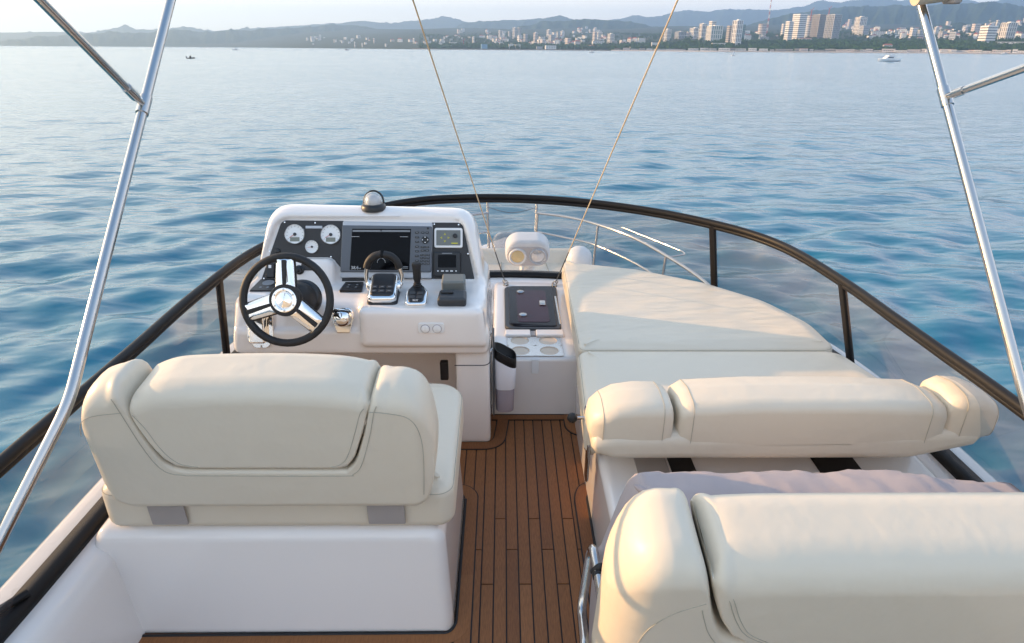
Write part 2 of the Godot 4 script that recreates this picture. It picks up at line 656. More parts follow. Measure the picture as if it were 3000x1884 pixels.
func make_materials() -> void:
	var fine := noise_tex(0.05, 4, 3)
	var soft := noise_tex(0.012, 3, 5)
	var m := mat("gelcoat", lin(0.81, 0.752, 0.70), 0.14)
	m.clearcoat_enabled = true
	m.clearcoat = 0.4
	m.clearcoat_roughness = 0.08
	m = mat("vinyl", lin(0.68, 0.59, 0.46), 0.42)
	relief(m, soft, 0.11, 0.6)
	m = mat("vinyl_loose", lin(0.68, 0.59, 0.46), 0.42)
	relief(m, noise_tex(0.012, 2, 9), 0.5, 1.0)
	m.uv1_scale = Vector3(0.5, 1.0, 1.9)
	m = mat("thread", lin(0.42, 0.38, 0.30), 0.8)
	m = mat("strap", lin(0.40, 0.35, 0.32), 0.7)
	relief(m, fine, 0.05, 0.02)
	m = mat("steel", lin(0.52, 0.50, 0.48), 0.16, 1.0)
	m = mat("chrome", lin(0.86, 0.85, 0.83), 0.04, 1.0)
	m = mat("black_plastic", lin(0.012, 0.012, 0.013), 0.38)
	m = mat("black_rubber", lin(0.010, 0.009, 0.009), 0.6)
	m = mat("rail_black", lin(0.010, 0.009, 0.009), 0.5, 0.0, 0.35)
	m = mat("dash_black", lin(0.016, 0.014, 0.014), 0.32)
	relief(m, fine, 0.02, 0.05)
	m = mat("grey_plastic", lin(0.075, 0.080, 0.085), 0.5)
	m = mat("bezel_grey", lin(0.10, 0.11, 0.125), 0.42)
	m = mat("dark_grey", lin(0.035, 0.038, 0.042), 0.5)
	m = mat("silver", lin(0.45, 0.46, 0.48), 0.35, 0.4)
	m = mat("screen", lin(0.003, 0.003, 0.004), 0.12, 0.0, 0.25)
	m = mat("dial_white", lin(0.80, 0.80, 0.78), 0.5)
	m = mat("lcd", lin(0.20, 0.21, 0.17), 0.3)
	m = mat("print_white", lin(0.75, 0.76, 0.76), 0.6)
	m = mat("print_grey", lin(0.22, 0.23, 0.24), 0.6)
	m = mat("print_red", lin(0.55, 0.03, 0.02), 0.6)
	m = mat("print_yellow", lin(0.50, 0.48, 0.05), 0.6)
	m = mat("white_plastic", lin(0.78, 0.77, 0.75), 0.4)
	m = mat("olive_grey", lin(0.16, 0.17, 0.16), 0.55)
	m = mat("teak", lin(0.28, 0.104, 0.029), 0.62)
	var grain := noise_tex(0.03, 4, 11, 512, FastNoiseLite.TYPE_SIMPLEX_SMOOTH, Color(0.86, 0.85, 0.84), Color(1, 1, 1))
	m.albedo_texture = grain
	m.uv1_triplanar = true
	m.uv1_scale = Vector3(14.0, 4.0, 1.6)
	var m2 := mat("teak_dark", lin(0.235, 0.085, 0.024), 0.62)
	m2.albedo_texture = grain
	m2.uv1_triplanar = true
	m2.uv1_scale = Vector3(14.0, 4.0, 1.6)
	m2 = mat("teak_light", lin(0.315, 0.121, 0.036), 0.62)
	m2.albedo_texture = grain
	m2.uv1_triplanar = true
	m2.uv1_scale = Vector3(14.0, 4.0, 1.6)
	m = mat("caulk", lin(0.010, 0.009, 0.009), 0.6)
	m = mat("canvas", lin(0.40, 0.345, 0.345), 0.85)
	relief(m, fine, 0.06, 0.03)
	m = mat("canvas_beige", lin(0.55, 0.47, 0.36), 0.85)
	m = mat("mesh_grey", lin(0.33, 0.28, 0.30), 0.8)
	m = mat("pouch_white", lin(0.72, 0.69, 0.70), 0.6)
	m = mat("cup_liner", lin(0.62, 0.50, 0.38), 0.4)
	m = mat("rope", lin(0.62, 0.48, 0.31), 0.7)
	m = mat("amber", lin(0.75, 0.55, 0.20), 0.2)
	m = mat("lens", lin(0.75, 0.75, 0.74), 0.12, 0.6)
	m = mat("lens_ring", lin(0.5, 0.46, 0.44), 0.35)
	m = mat("hatch_tint", lin(0.05, 0.02, 0.035, 0.80), 0.05)
	m.transparency = BaseMaterial3D.TRANSPARENCY_ALPHA
	m = mat("hatch_mauve", lin(0.036, 0.013, 0.026), 0.06, 0.0, 0.3)
	m = mat("hatch_dark", lin(0.008, 0.008, 0.012), 0.04, 0.0, 0.3)
	m = mat("screen_glass", lin(0.15, 0.13, 0.13, 0.32), 0.02)
	m.transparency = BaseMaterial3D.TRANSPARENCY_ALPHA
	m = mat("clear_dome", lin(0.75, 0.72, 0.66, 0.25), 0.03)
	m.transparency = BaseMaterial3D.TRANSPARENCY_ALPHA
	# sea
	m = mat("sea_water", lin(0.004, 0.13, 0.205), 0.19, 0.0, 0.36)
	relief(m, noise_tex(0.03, 6, 23, 2048), 9.0, 260.0, true)
	m.uv1_scale = Vector3(1.0 / 240.0, 0.004, 1.0 / 120.0)
	# land
	var wood := noise_tex(0.02, 5, 31, 1024, FastNoiseLite.TYPE_SIMPLEX_SMOOTH, Color(0.55, 0.60, 0.50), Color(1, 1, 0.95))
	m = mat("forest", lin(0.055, 0.085, 0.045), 0.95, 0.0, 0.2)
	m.albedo_texture = wood
	m.uv1_triplanar = true
	m.uv1_world_triplanar = true
	m.uv1_scale = Vector3.ONE / 900.0
	m = mat("shore_ground", lin(0.09, 0.10, 0.06), 0.95, 0.0, 0.2)
	m.albedo_texture = wood
	m.uv1_triplanar = true
	m.uv1_world_triplanar = true
	m.uv1_scale = Vector3.ONE / 300.0
	m = mat("leaves", Color.WHITE, 0.9, 0.0, 0.2)
	m.vertex_color_use_as_albedo = true
	m = mat("bark", lin(0.10, 0.075, 0.05), 0.9)
	m = mat("stone", lin(0.34, 0.31, 0.27), 0.9)
	for a in [["wall_cream", 0.70, 0.67, 0.62], ["wall_white", 0.76, 0.74, 0.71], ["wall_pink", 0.66, 0.59, 0.55], ["wall_grey", 0.42, 0.43, 0.44], ["window_dark", 0.13, 0.14, 0.16], ["wall_tan", 0.36, 0.33, 0.30], ["glass_dark", 0.06, 0.08, 0.10], ["glass_green", 0.16, 0.26, 0.24], ["roof_red", 0.34, 0.11, 0.07], ["roof_grey", 0.22, 0.22, 0.23], ["concrete_dark", 0.13, 0.13, 0.14], ["blue_wall", 0.22, 0.40, 0.58], ["crane_red", 0.50, 0.06, 0.05], ["hull_white", 0.80, 0.80, 0.80], ["hull_dark", 0.03, 0.03, 0.035], ["navy_canvas", 0.02, 0.04, 0.10]]:
		mat(a[0], lin(a[1], a[2], a[3]), 0.75 if not String(a[0]).begins_with("glass") else 0.15)

# ------------------------------------------------------------------ sea, hills, land
func make_sea() -> void:
	var waves := []
	var r := RandomNumberGenerator.new()
	r.seed = 12
	for i in 40:
		var l := 3.6 * pow(0.085, i / 39.0)
		var dir := deg_to_rad(70.0 + r.randfn(0.0, 34.0))
		var k := TAU / l
		waves.append([k * cos(dir), k * sin(dir), r.randf() * TAU, 0.0082 * pow(l, 0.70), l])
	for i in 18:
		var l2 := 9.0 * pow(18.0, i / 17.0)
		var dir2 := deg_to_rad(62.0 + r.randfn(0.0, 30.0))
		waves.append([TAU / l2 * cos(dir2), TAU / l2 * sin(dir2), r.randf() * TAU, 0.0006 * l2, l2])
	waves.sort_custom(func(p, q): return p[4] > q[4])
	var gust := FastNoiseLite.new()
	gust.seed = 4
	gust.frequency = 0.035
	gust.fractal_octaves = 3
	var ang := PackedFloat32Array()
	var a := -180.0
	while a < 180.0:
		ang.append(deg_to_rad(a))
		a += 0.19 if absf(a) < 45.0 else 3.0
	var rad := PackedFloat32Array([0.0, 1.2])
	var q := 2.4
	while q < 1500.0:
		rad.append(q)
		q *= 1.0155
	while q < 16500.0:
		rad.append(q)
		q *= 1.25
	var pv := PackedVector3Array()
	var pn := PackedVector3Array()
	var na := ang.size()
	for rr in rad:
		var sp: float = rr * 0.0155
		for t in ang:
			var x: float = rr * sin(t)
			var z: float = -rr * cos(t)
			var y := 0.0
			var gx := 0.0
			var gz := 0.0
			if rr < 1500.0 and absf(t) < 0.82:
				var gs := 0.95 + 0.40 * gust.get_noise_2d(x, z * 1.6)
				for w in waves:
					var l: float = w[4]
					if l < sp * 2.2: break
					var f := clampf((l / sp - 2.2) / 2.0, 0.0, 1.0)
					var ph: float = w[0] * x + w[1] * z + w[2]
					var am: float = w[3] * f * gs
					y += am * sin(ph)
					var c := am * cos(ph)
					gx += c * w[0]
					gz += c * w[1]
			pv.append(Vector3(x, y, z))
			pn.append(Vector3(-gx, 1.0, -gz).normalized())
	var mb := MB.new()
	mb.v = pv
	mb.n = pn
	var ix := PackedInt32Array()
	for i in rad.size() - 1:
		for j in na:
			var p0: int = i * na + j
			var p1: int = i * na + (j + 1) % na
			ix.append_array(PackedInt32Array([p0, p0 + na, p1 + na, p0, p1 + na, p1]))
	mb.ix = ix
	single("sea", mb, M.sea_water, "", "", "", "structure")

# distance of the waterline along a photograph column
func shore_d(px: float) -> float:
	var t := [[-600, 9500], [0, 9000], [700, 6800], [900, 4700], [1100, 3700], [1250, 3050], [1800, 2650], [2100, 2300], [3000, 2200], [3700, 2200]]
	for i in t.size() - 1:
		if px <= t[i + 1][0]:
			return lerpf(t[i][1], t[i + 1][1], clampf((px - t[i][0]) / float(t[i + 1][0] - t[i][0]), 0, 1))
	return 2200.0

func land_h(px: float, d: float) -> float:
	var s := d - shore_d(px)
	if s < 0.0: return -4.0
	var right := smoothstep(1700.0, 2100.0, px)
	return 2.2 + lerpf(9.0, 20.0, right) * smoothstep(90.0, 420.0, s) + 0.045 * maxf(0.0, s - 320.0)

# where a photograph pixel's ray meets the land or a ridge
func ground_at(px: float, py: float) -> float:
	var tops := []
	for R in ridges:
		if px > R.line[0][0] and px < R.line[-1][0] and R.d < 12000.0: tops.append([R, ridge_top(R, px)])
	var d := shore_d(px) + 15.0
	while d < 11000.0:
		var y := far_at(px, py, d).y
		if d < shore_d(px) + 4000.0 and y <= land_h(px, d): return d
		for e in tops:
			var u: float = (d - e[0].d) / e[0].depth + 0.6
			if u > 0.0 and u < 0.6 and y <= ridge_h(e[0], px, u, e[1]): return d
		d += 20.0
	return -1.0

func make_land() -> void:
	# coastal land under the town
	var rings := []
	var px := -300.0
	while px <= 3500.0:
		var ring := PackedVector3Array()
		var s0 := shore_d(px)
		for s in [-40.0, 0.0, 0.5, 60.0, 120.0, 180.0, 250.0, 330.0, 420.0, 700.0, 1100.0, 1600.0, 2300.0, 3200.0, 4200.0]:
			var p := far_at(px, 150.0, s0 + s)
			p.y = land_h(px, s0 + s) if s >= 0.5 else (2.0 if s > 0.25 else -6.0)
			if s > 300.0: p.y += 6.0 * sin(px * 0.021 + s * 0.004) * clampf((s - 300.0) / 600.0, 0, 1)
			ring.append(p)
		rings.append(ring)
		px += 20.0
	var mb := MB.new()
	mb.loft(rings, false, false)
	single("shore_land", mb, M.shore_ground, "", "", "", "structure")
	# ridges: (photograph column, row of the skyline), distance, depth of the ridge
	ridge([[-500, 118], [0, 107], [95, 96], [215, 103], [287, 93], [334, 86], [377, 75], [420, 88], [478, 86], [559, 79], [621, 91], [783, 81], [845, 77], [988, 69], [1065, 61], [1150, 68], [1230, 60], [1308, 49], [1345, 57], [1371, 66], [1480, 68], [1640, 60], [1760, 62], [1817, 56], [1856, 44], [1900, 51], [1998, 30], [2057, 34], [2110, 27], [2208, 28], [2259, 31], [2326, 20], [2385, 3], [2440, 8], [2496, -1], [2560, -3], [2602, 2], [2700, -6], [2800, 1], [2839, 8], [2920, 0], [3060, -8], [3500, 0]], 13500.0, 2600.0, 41, 100.0)
	ridge([[-500, 140], [-40, 136], [10, 128], [72, 115], [119, 106], [180, 108], [239, 103], [334, 95], [430, 98], [525, 87], [621, 95], [688, 87], [740, 90], [812, 84], [905, 80], [979, 72], [1050, 76], [1085, 81], [1150, 92], [1230, 104], [1330, 112]], 8800.0, 2000.0, 42, 60.0)
	ridge([[1080, 106], [1150, 98], [1180, 92], [1230, 97], [1280, 94], [1327, 82], [1359, 67], [1418, 63], [1485, 59], [1544, 58], [1596, 53], [1639, 44], [1675, 58], [1760, 66], [1900, 80], [2050, 96]], 10500.0, 2000.0, 43, 70.0)
	ridge([[1240, 122], [1300, 108], [1380, 100], [1440, 97], [1466, 96], [1505, 81], [1564, 73], [1590, 60], [1643, 63], [1682, 59], [1722, 56], [1797, 59], [1860, 67], [1919, 81], [1970, 93], [2050, 104], [2200, 118]], 7200.0, 1500.0, 44, 55.0)
	ridge([[2000, 118], [2100, 100], [2172, 76], [2216, 63], [2302, 41], [2365, 33], [2444, 22], [2523, 19], [2602, 16], [2665, 18], [2720, 14], [2800, 11], [2870, 7], [2898, 10], [2957, 20], [3000, 33], [3200, 60], [3500, 85]], 7000.0, 1700.0, 45, 60.0)
	ridge([[1700, 126], [1800, 108], [1880, 101], [1960, 108], [2060, 122]], 5200.0, 900.0, 46, 25.0)
	ridge([[2560, 104], [2640, 90], [2740, 72], [2800, 68], [2860, 70], [2930, 66], [3000, 55], [3200, 40], [3500, 50]], 5000.0, 1300.0, 47, 30.0)

var ridges := []

func ridge_top(R: Dictionary, px: float) -> float:
	var line: Array = R.line
	var i := 0
	while i < line.size() - 2 and px > line[i + 1][0]: i += 1
	var t := clampf((px - line[i][0]) / float(line[i + 1][0] - line[i][0]), 0, 1)
	t = lerpf(t, t * t * (3.0 - 2.0 * t), 0.55)
	var nz: FastNoiseLite = R.nz
	return far_at(px, lerpf(line[i][1], line[i + 1][1], t), R.d).y + R.rough * 0.10 * nz.get_noise_2d(px * 0.05, 0.0) + R.rough * 0.05 * nz.get_noise_2d(px * 0.17, 9.0)

# height of a ridge's slope; u runs from the front foot (0) over the crest (0.6) to the back foot (1)
func ridge_h(R: Dictionary, px: float, u: float, top: float) -> float:
	if u <= 0.0 or u >= 1.0: return -8.0
	var h := pow(sin(u / 0.6 * PI * 0.5), 1.15) if u < 0.6 else cos((u - 0.6) / 0.4 * PI * 0.5)
	var x0: float = R.line[0][0]
	var x1: float = R.line[-1][0]
	var edge := smoothstep(x0, x0 + 60.0, px) * smoothstep(x1, x1 - 60.0, px)
	var nz: FastNoiseLite = R.nz
	return maxf(-5.0, top * h + R.rough * nz.get_noise_2d(px * 0.022 + 40.0, u * 3.2) * minf(1.0, u * 3.0) * clampf((0.6 - u) * 5.0, 0.0, 1.0) * edge)

func ridge(line: Array, d: float, depth: float, sd: int, rough: float) -> void:
	var nz := FastNoiseLite.new()
	nz.seed = sd
	nz.frequency = 1.0
	nz.fractal_octaves = 4
	var R := {"line": line, "d": d, "depth": depth, "rough": rough, "nz": nz}
	ridges.append(R)
	var rings := []
	var px: float = line[0][0]
	var rows := 18
	while px <= line[-1][0]:
		var top := ridge_top(R, px)
		var ring := PackedVector3Array()
		for k in rows + 1:
			var u := float(k) / rows
			var p := far_at(px, 140.0, d + depth * (u - 0.6))
			p.y = ridge_h(R, px, u, top)
			ring.append(p)
		rings.append(ring)
		px += 5.0
	var mb := MB.new()
	mb.loft(rings, false, false)
	single("hills", mb, M.forest, "", "", "", "structure")

# ------------------------------------------------------------------ town
func bx(c: Vector3, s: Vector3, b := 0.0) -> MB:
	return MB.new().box(c, s, b)

func bare(t: Node3D) -> Node3D:
	t.set_meta("base", Vector3.ZERO)
	return t

# photograph columns and rows of its silhouette; it stands where its foot meets the land
func tower(xl: float, xr: float, top: float, foot: float, style: String, wall: String, core: String, label: String, turn := 38.0, roof := "") -> Node3D:
	var cx := (xl + xr) * 0.5
	var d := ground_at(cx, foot)
	if d < 0.0: d = shore_d(cx) + 300.0
	var w := far_at(xl, foot, d).distance_to(far_at(xr, foot, d))
	var b := far_at(cx, foot, d)
	var h := far_at(cx, top, d).y - b.y
	var t := bare(thing("tower_block", label, "building", b, "tall buildings of the town"))
	var bear := atan2(-(b.x - cam.position.x), -(b.z - cam.position.z))
	t.rotation.y = bear + deg_to_rad(turn)
	var sw := w / (absf(cos(deg_to_rad(turn))) + absf(sin(deg_to_rad(turn))))
	var fl := maxi(3, int(h / 6.6))
	var fh := h / fl
	if style == "round":
		part(t, "wall", MB.new().lathe([Vector2(0.01, -12), Vector2(w * 0.48, -12), Vector2(w * 0.48, h), Vector2(0.01, h)], Transform3D(), 20), M[core])
		for k in fl:
			part(t, "floor_band", MB.new().lathe([Vector2(w * 0.47, k * fh), Vector2(w * 0.505, k * fh), Vector2(w * 0.505, k * fh + fh * 0.55), Vector2(w * 0.47, k * fh + fh * 0.55)], Transform3D(), 20), M[wall])
	else:
		part(t, "wall", bx(Vector3(0, h * 0.5 - 6, 0), Vector3(sw * 0.94, h + 12, sw * 0.94)), M[core])
		if style == "slab" or style == "frame":
			for k in fl + 1:
				part(t, "floor_band", bx(Vector3(0, k * fh + fh * 0.25, 0), Vector3(sw, fh * (0.62 if style == "slab" else 0.3), sw)), M[wall])
		if style == "pier" or style == "frame":
			var np := maxi(3, int(sw / 7.0))
			for k in np + 1:
				var u := (float(k) / np - 0.5) * sw * 0.985
				for e in [[u, 0.5], [u, -0.5]]:
					part(t, "pier", bx(Vector3(e[0], h * 0.5, e[1] * sw), Vector3(sw / np * (0.42 if style == "pier" else 0.2), h, sw * 0.05)), M[wall])
				if k > 0 and k < np:
					for e in [0.5, -0.5]:
						part(t, "pier", bx(Vector3(e * sw, h * 0.5, u), Vector3(sw * 0.05, h, sw / np * (0.42 if style == "pier" else 0.2))), M[wall])
			for k in range(0, fl, 2 if style == "pier" else 1):
				if style == "pier": part(t, "floor_band", bx(Vector3(0, k * fh + fh * 0.2, 0), Vector3(sw * 0.99, fh * 0.4, sw * 0.99)), M[wall])
	part(t, "roof", bx(Vector3(0, h + 0.6, 0), Vector3(sw * 1.02, 1.2, sw * 1.02)), M[roof if roof else wall])
	if style != "round" and h > 25.0:
		part(t, "plant_room", bx(Vector3(sw * 0.1, h + 2.6, 0), Vector3(sw * 0.4, 3.2, sw * 0.45)), M[wall])
	return t

func gable(w: float, h: float, d: float, y: float) -> MB:
	var mb := MB.new()
	var a := [Vector3(-w / 2, y, -d / 2), Vector3(w / 2, y, -d / 2), Vector3(w / 2, y, d / 2), Vector3(-w / 2, y, d / 2), Vector3(-w / 2 + w * 0.2, y + h, 0), Vector3(w / 2 - w * 0.2, y + h, 0)]
	for f in [[0, 1, 5, 4], [3, 2, 5, 4], [0, 3, 4, 4], [1, 2, 5, 5], [0, 1, 2, 3]]:
		var pv := PackedVector3Array([a[f[0]], a[f[1]], a[f[2]], a[f[3]]])
		var n := (pv[1] - pv[0]).cross(pv[2] - pv[0]).normalized()
		if n.dot(pv[0] + pv[1] + pv[2] - 3.0 * Vector3(0, y + h * 0.3, 0)) < 0.0: n = -n
		mb.raw(pv, PackedVector3Array([n, n, n, n]), PackedInt32Array([0, 1, 2, 0, 2, 3]))
	return mb

func make_town() -> void:
	var T := [
		[2045, 2067, 71, 118, "pier", "wall_cream", "glass_dark", "tall slim cream tower behind the green glass block", 35],
		[2066, 2112, 77, 128, "pier", "wall_cream", "glass_green", "wide block of green glass with cream piers", 25],
		[2072, 2094, 65, 116, "slab", "wall_cream", "window_dark", "cream tower top rising behind the green glass block", 35],
		[2123, 2141, 79, 136, "slab", "wall_tan", "window_dark", "tan banded wing beside the tall white tower", 40],
		[2139, 2168, 61, 138, "pier", "wall_white", "window_dark", "tall white tower with ribbed face and stepped roof", 42],
		[2164, 2181, 75, 112, "slab", "glass_green", "glass_dark", "narrow green glass wing right behind the ribbed white tower", 38],
		[2218, 2243, 70, 108, "round", "wall_pink", "window_dark", "round pinkish tower under the red and white mast", 0],
		[2285, 2298, 73, 110, "slab", "wall_cream", "window_dark", "small cream block at the foot of the stepped hotel", 38],
		[2294, 2318, 66, 122, "slab", "wall_white", "glass_dark", "low shoulder of the big stepped hotel", 42],
		[2312, 2355, 45, 120, "slab", "wall_white", "window_dark", "big stepped white hotel tower with long balconies", 44],
		[2355, 2374, 45, 112, "round", "wall_white", "window_dark", "slim round white tower beside the dark twin towers", 0],
		[2371, 2410, 45, 113, "frame", "wall_tan", "concrete_dark", "dark unfinished tower with tan frame beside the round white one", 48],
		[2411, 2455, 45, 115, "frame", "wall_grey", "concrete_dark", "dark unfinished tower with grey frame under the small crane", 48],
		[2480, 2492, 59, 84, "slab", "wall_pink", "window_dark", "small pink tower alone on the hillside", 38],
		[2497, 2531, 51, 104, "pier", "wall_cream", "window_dark", "broad cream tower with two rounded tops", 40],
		[2512, 2542, 78, 108, "slab", "wall_grey", "window_dark", "pale lower block leaning on the broad cream tower", 40],
		[2859, 2911, 80, 134, "slab", "wall_white", "window_dark", "white hotel with closely banded floors above the trees", 40],
		[2921, 2968, 68, 121, "pier", "wall_cream", "window_dark", "large ribbed cream block right of the white banded hotel", 40],
		[2912, 2922, 62, 90, "slab", "wall_cream", "window_dark", "thin cream tower behind the ribbed cream block", 38],
		[2841, 2868, 73, 101, "slab", "wall_pink", "window_dark", "pinkish block on the slope behind the white banded hotel", 30],
		[2661, 2682, 86, 111, "slab", "wall_white", "window_dark", "pale stepped block left of the steel pole", 36],
		[2684, 2704, 92, 112, "slab", "wall_grey", "window_dark", "grey block beside the pale stepped block", 30],
		[2733, 2747, 80, 104, "pier", "wall_white", "window_dark", "white hillside tower with a pointed top", 38],
		[2752, 2772, 95, 108, "slab", "wall_grey", "window_dark", "low grey block right of the pointed white tower", 30],
		[2783, 2808, 95, 108, "slab", "wall_grey", "window_dark", "wide grey block among the hillside houses", 20],
		[2820, 2832, 82, 100, "pier", "wall_pink", "window_dark", "slim pink block among the hillside houses", 38],
		[1942, 1964, 87, 121, "pier", "wall_cream", "window_dark", "cream tower standing behind the rope", 45],
		[1976, 2008, 94, 116, "pier", "wall_grey", "glass_dark", "wide grey ribbed block above the pine trees", 30],
		[2008, 2021, 96, 115, "slab", "wall_pink", "concrete_dark", "dull pink block between two white towers", 38],
		[2019, 2047, 83, 114, "pier", "wall_white", "glass_dark", "white ribbed tower left of the tall grey pair", 38],
		[2045, 2064, 72, 114, "slab", "wall_grey", "window_dark", "tall grey tower behind the white ribbed tower", 40],
		[1778, 1798, 100, 131, "pier", "wall_cream", "window_dark", "sunlit cream twin block by the sea terminal", 40],
		[1735, 1749, 97, 124, "slab", "wall_pink", "window_dark", "pinkish tower behind the sea terminal", 38],
		[1747, 1765, 97, 112, "slab", "wall_cream", "window_dark", "cream slab with a flat top on the slope", 20],
		[1655, 1671, 114, 134, "slab", "wall_pink", "window_dark", "short pink block behind the moored yachts", 38],
		[1641, 1653, 92, 113, "pier", "wall_white", "window_dark", "white tower high above the port", 38],
		[1629, 1641, 95, 116, "slab", "wall_grey", "window_dark", "grey tower next to the white one above the port", 38],
		[1501, 1514, 82, 113, "pier", "wall_white", "window_dark", "bright white tower standing out against the hill", 50],
		[1515, 1527, 83, 113, "slab", "wall_grey", "concrete_dark", "grey twin of the bright white tower", 45],
		[1460, 1472, 91, 112, "slab", "wall_grey", "window_dark", "lone grey tower at the wooded hill's foot", 40],
		[1488, 1497, 94, 108, "slab", "wall_grey", "window_dark", "faint grey tower left of the bright white one", 40],
		[1533, 1546, 102, 121, "slab", "wall_grey", "window_dark", "grey stepped block below the bright white tower", 40],
		[1515, 1530, 107, 122, "slab", "wall_white", "window_dark", "squat white block below the grey twin tower", 35],
		[1562, 1575, 97, 121, "pier", "wall_pink", "window_dark", "pinkish tower with ribs above the port trees", 40],
		[1578, 1597, 106, 129, "round", "wall_white", "window_dark", "round white block with arched windows above the port", 0],
		[1601, 1615, 88, 110, "pier", "wall_white", "window_dark", "pair of narrow white towers over the port", 40],
		[1606, 1626, 104, 126, "slab", "wall_grey", "window_dark", "broad grey block in front of the narrow white pair", 35],
		[1617, 1630, 98, 120, "slab", "wall_white", "window_dark", "pale block between the towers above the port", 35],
		[1038, 1042, 125, 139, "slab", "wall_white", "window_dark", "thin bright tower of the distant left suburb", 38],
		[1060, 1064, 128, 138, "slab", "wall_white", "window_dark", "second thin bright tower of the distant left suburb", 38],
		[1094, 1099, 115, 128, "slab", "wall_pink", "window_dark", "pinkish tower of the distant left suburb", 38],
		[1210, 1216, 114, 127, "slab", "wall_white", "window_dark", "white block far left of the port", 38],
		[1384, 1391, 110, 127, "slab", "wall_white", "window_dark", "white water tower block above the port cranes", 38],
	]
	for t in T:
		tower(t[0], t[1], t[2], t[3], t[4], t[5], t[6], t[7], t[8])
	# long low buildings near the water
	var L := [
		[1435, 1457, 106, 114, 0.5, "wall_cream", "roof_red", "long cream hall with a red roof on the slope"],
		[1490, 1505, 130, 144, 0.6, "wall_white", "wall_white", "white warehouse on the port quay"],
		[1508, 1525, 131, 144, 0.6, "wall_cream", "wall_white", "cream warehouse beside the white one on the quay"],
		[1409, 1428, 130, 144, 0.5, "blue_wall", "blue_wall", "pale blue silo building on the port quay"],
		[1300, 1334, 133, 142, 0.4, "blue_wall", "wall_white", "long blue hangar on the port quay"],
		[1316, 1340, 124, 134, 0.4, "wall_cream", "wall_white", "cream office block behind the blue hangar"],
		[1241, 1263, 121, 134, 0.4, "wall_cream", "wall_white", "cream block left of the port, behind the rope"],
		[1571, 1590, 136, 145, 0.4, "wall_grey", "roof_grey", "grey shed on the port quay"],
		[1596, 1630, 133, 146, 0.4, "wall_white", "roof_grey", "white yacht club house by the marina"],
		[1706, 1764, 134, 142, 0.3, "wall_cream", "roof_red", "low sea terminal with a red roof"],
		[1733, 1771, 120, 137, 0.4, "wall_cream", "wall_white", "long cream block behind the sea terminal"],
		[1683, 1700, 121, 138, 0.7, "wall_pink", "roof_red", "round pink house at the marina"],
		[1816, 1836, 124, 133, 0.4, "wall_cream", "roof_red", "cream block left of the shore trees"],
		[1790, 1808, 120, 132, 0.4, "wall_tan", "wall_white", "tan block among the shore trees"],
		[1820, 1842, 137, 145, 0.3, "wall_white", "roof_grey", "white beach hall with balconies"],
		[1844, 1868, 137, 145, 0.3, "wall_white", "roof_grey", "second white beach hall with balconies"],
		[1907, 1932, 124, 141, 0.4, "wall_white", "glass_dark", "white portal building left of the rope"],
		[1868, 1890, 112, 126, 0.6, "wall_cream", "wall_white", "stepped cream villa on the wooded bluff"],
		[2083, 2125, 127, 141, 0.4, "wall_pink", "wall_white", "pale villa on the shore under the green glass block"],
		[2336, 2378, 113, 123, 0.3, "wall_cream", "roof_red", "low cream house below the dark twin towers"],
		[2476, 2512, 135, 148, 0.4, "wall_tan", "roof_grey", "tan beach pavilion with a stepped roof"],
		[2583, 2612, 132, 150, 0.5, "wall_white", "roof_red", "white beach house with a bright red roof"],
		[2650, 2698, 136, 147, 0.3, "wall_tan", "roof_red", "brownish seaside villa among the trees"],
		[2912, 3010, 123, 140, 0.3, "wall_white", "wall_grey", "long pale glass hall at the right end of the shore"],
		[2685, 2704, 110, 118, 0.4, "wall_pink", "roof_red", "pink villa above the trees left of the pole"],
		[2548, 2592, 92, 112, 0.5, "wall_white", "roof_grey", "stepped white block among the hillside houses"],
		[2222, 2252, 108, 118, 0.4, "wall_grey", "roof_grey", "grey block under the round pinkish tower"],
		[2180, 2200, 103, 116, 0.5, "wall_white", "roof_red", "white house with a red roof behind the shore trees"],
	]
	for l in L:
		var cx: float = (l[0] + l[1]) * 0.5
		var d := ground_at(cx, l[3])
		if d < 0.0: d = shore_d(cx) + 20.0
		var b := far_at(cx, l[3], d)
		var w := far_at(l[0], l[3], d).distance_to(far_at(l[1], l[3], d))
		var h := far_at(cx, l[2], d).y - b.y
		var t := bare(thing("town_building", l[7], "building", b, "low buildings along the shore"))
		t.rotation.y = atan2(-(b.x - cam.position.x), -(b.z - cam.position.z)) + deg_to_rad(10.0)
		var dp: float = w * l[4]
		part(t, "wall", bx(Vector3(0, h * 0.5 - 4, 0), Vector3(w * 0.93, h + 8, dp)), M[l[5]])
		var fl := maxi(2, int(h / 4.0))
		for k in fl:
			part(t, "window_row", bx(Vector3(0, (k + 0.55) * h / fl, 0), Vector3(w * 0.88, h / fl * 0.34, dp + 0.5)), M.glass_dark)
			for j in 6:
				part(t, "pier", bx(Vector3((j - 2.5) * w * 0.147, (k + 0.55) * h / fl, 0), Vector3(w * 0.06, h / fl * 0.36, dp + 0.9)), M[l[5]])
		if l[6] == "roof_red": part(t, "roof", gable(w, h * 0.22, dp + 2.0, h), M[l[6]])
		else: part(t, "roof", bx(Vector3(0, h + 0.4, 0), Vector3(w * 0.97, 0.9, dp + 1.2)), M[l[6]])
	# small houses
	var protos := []
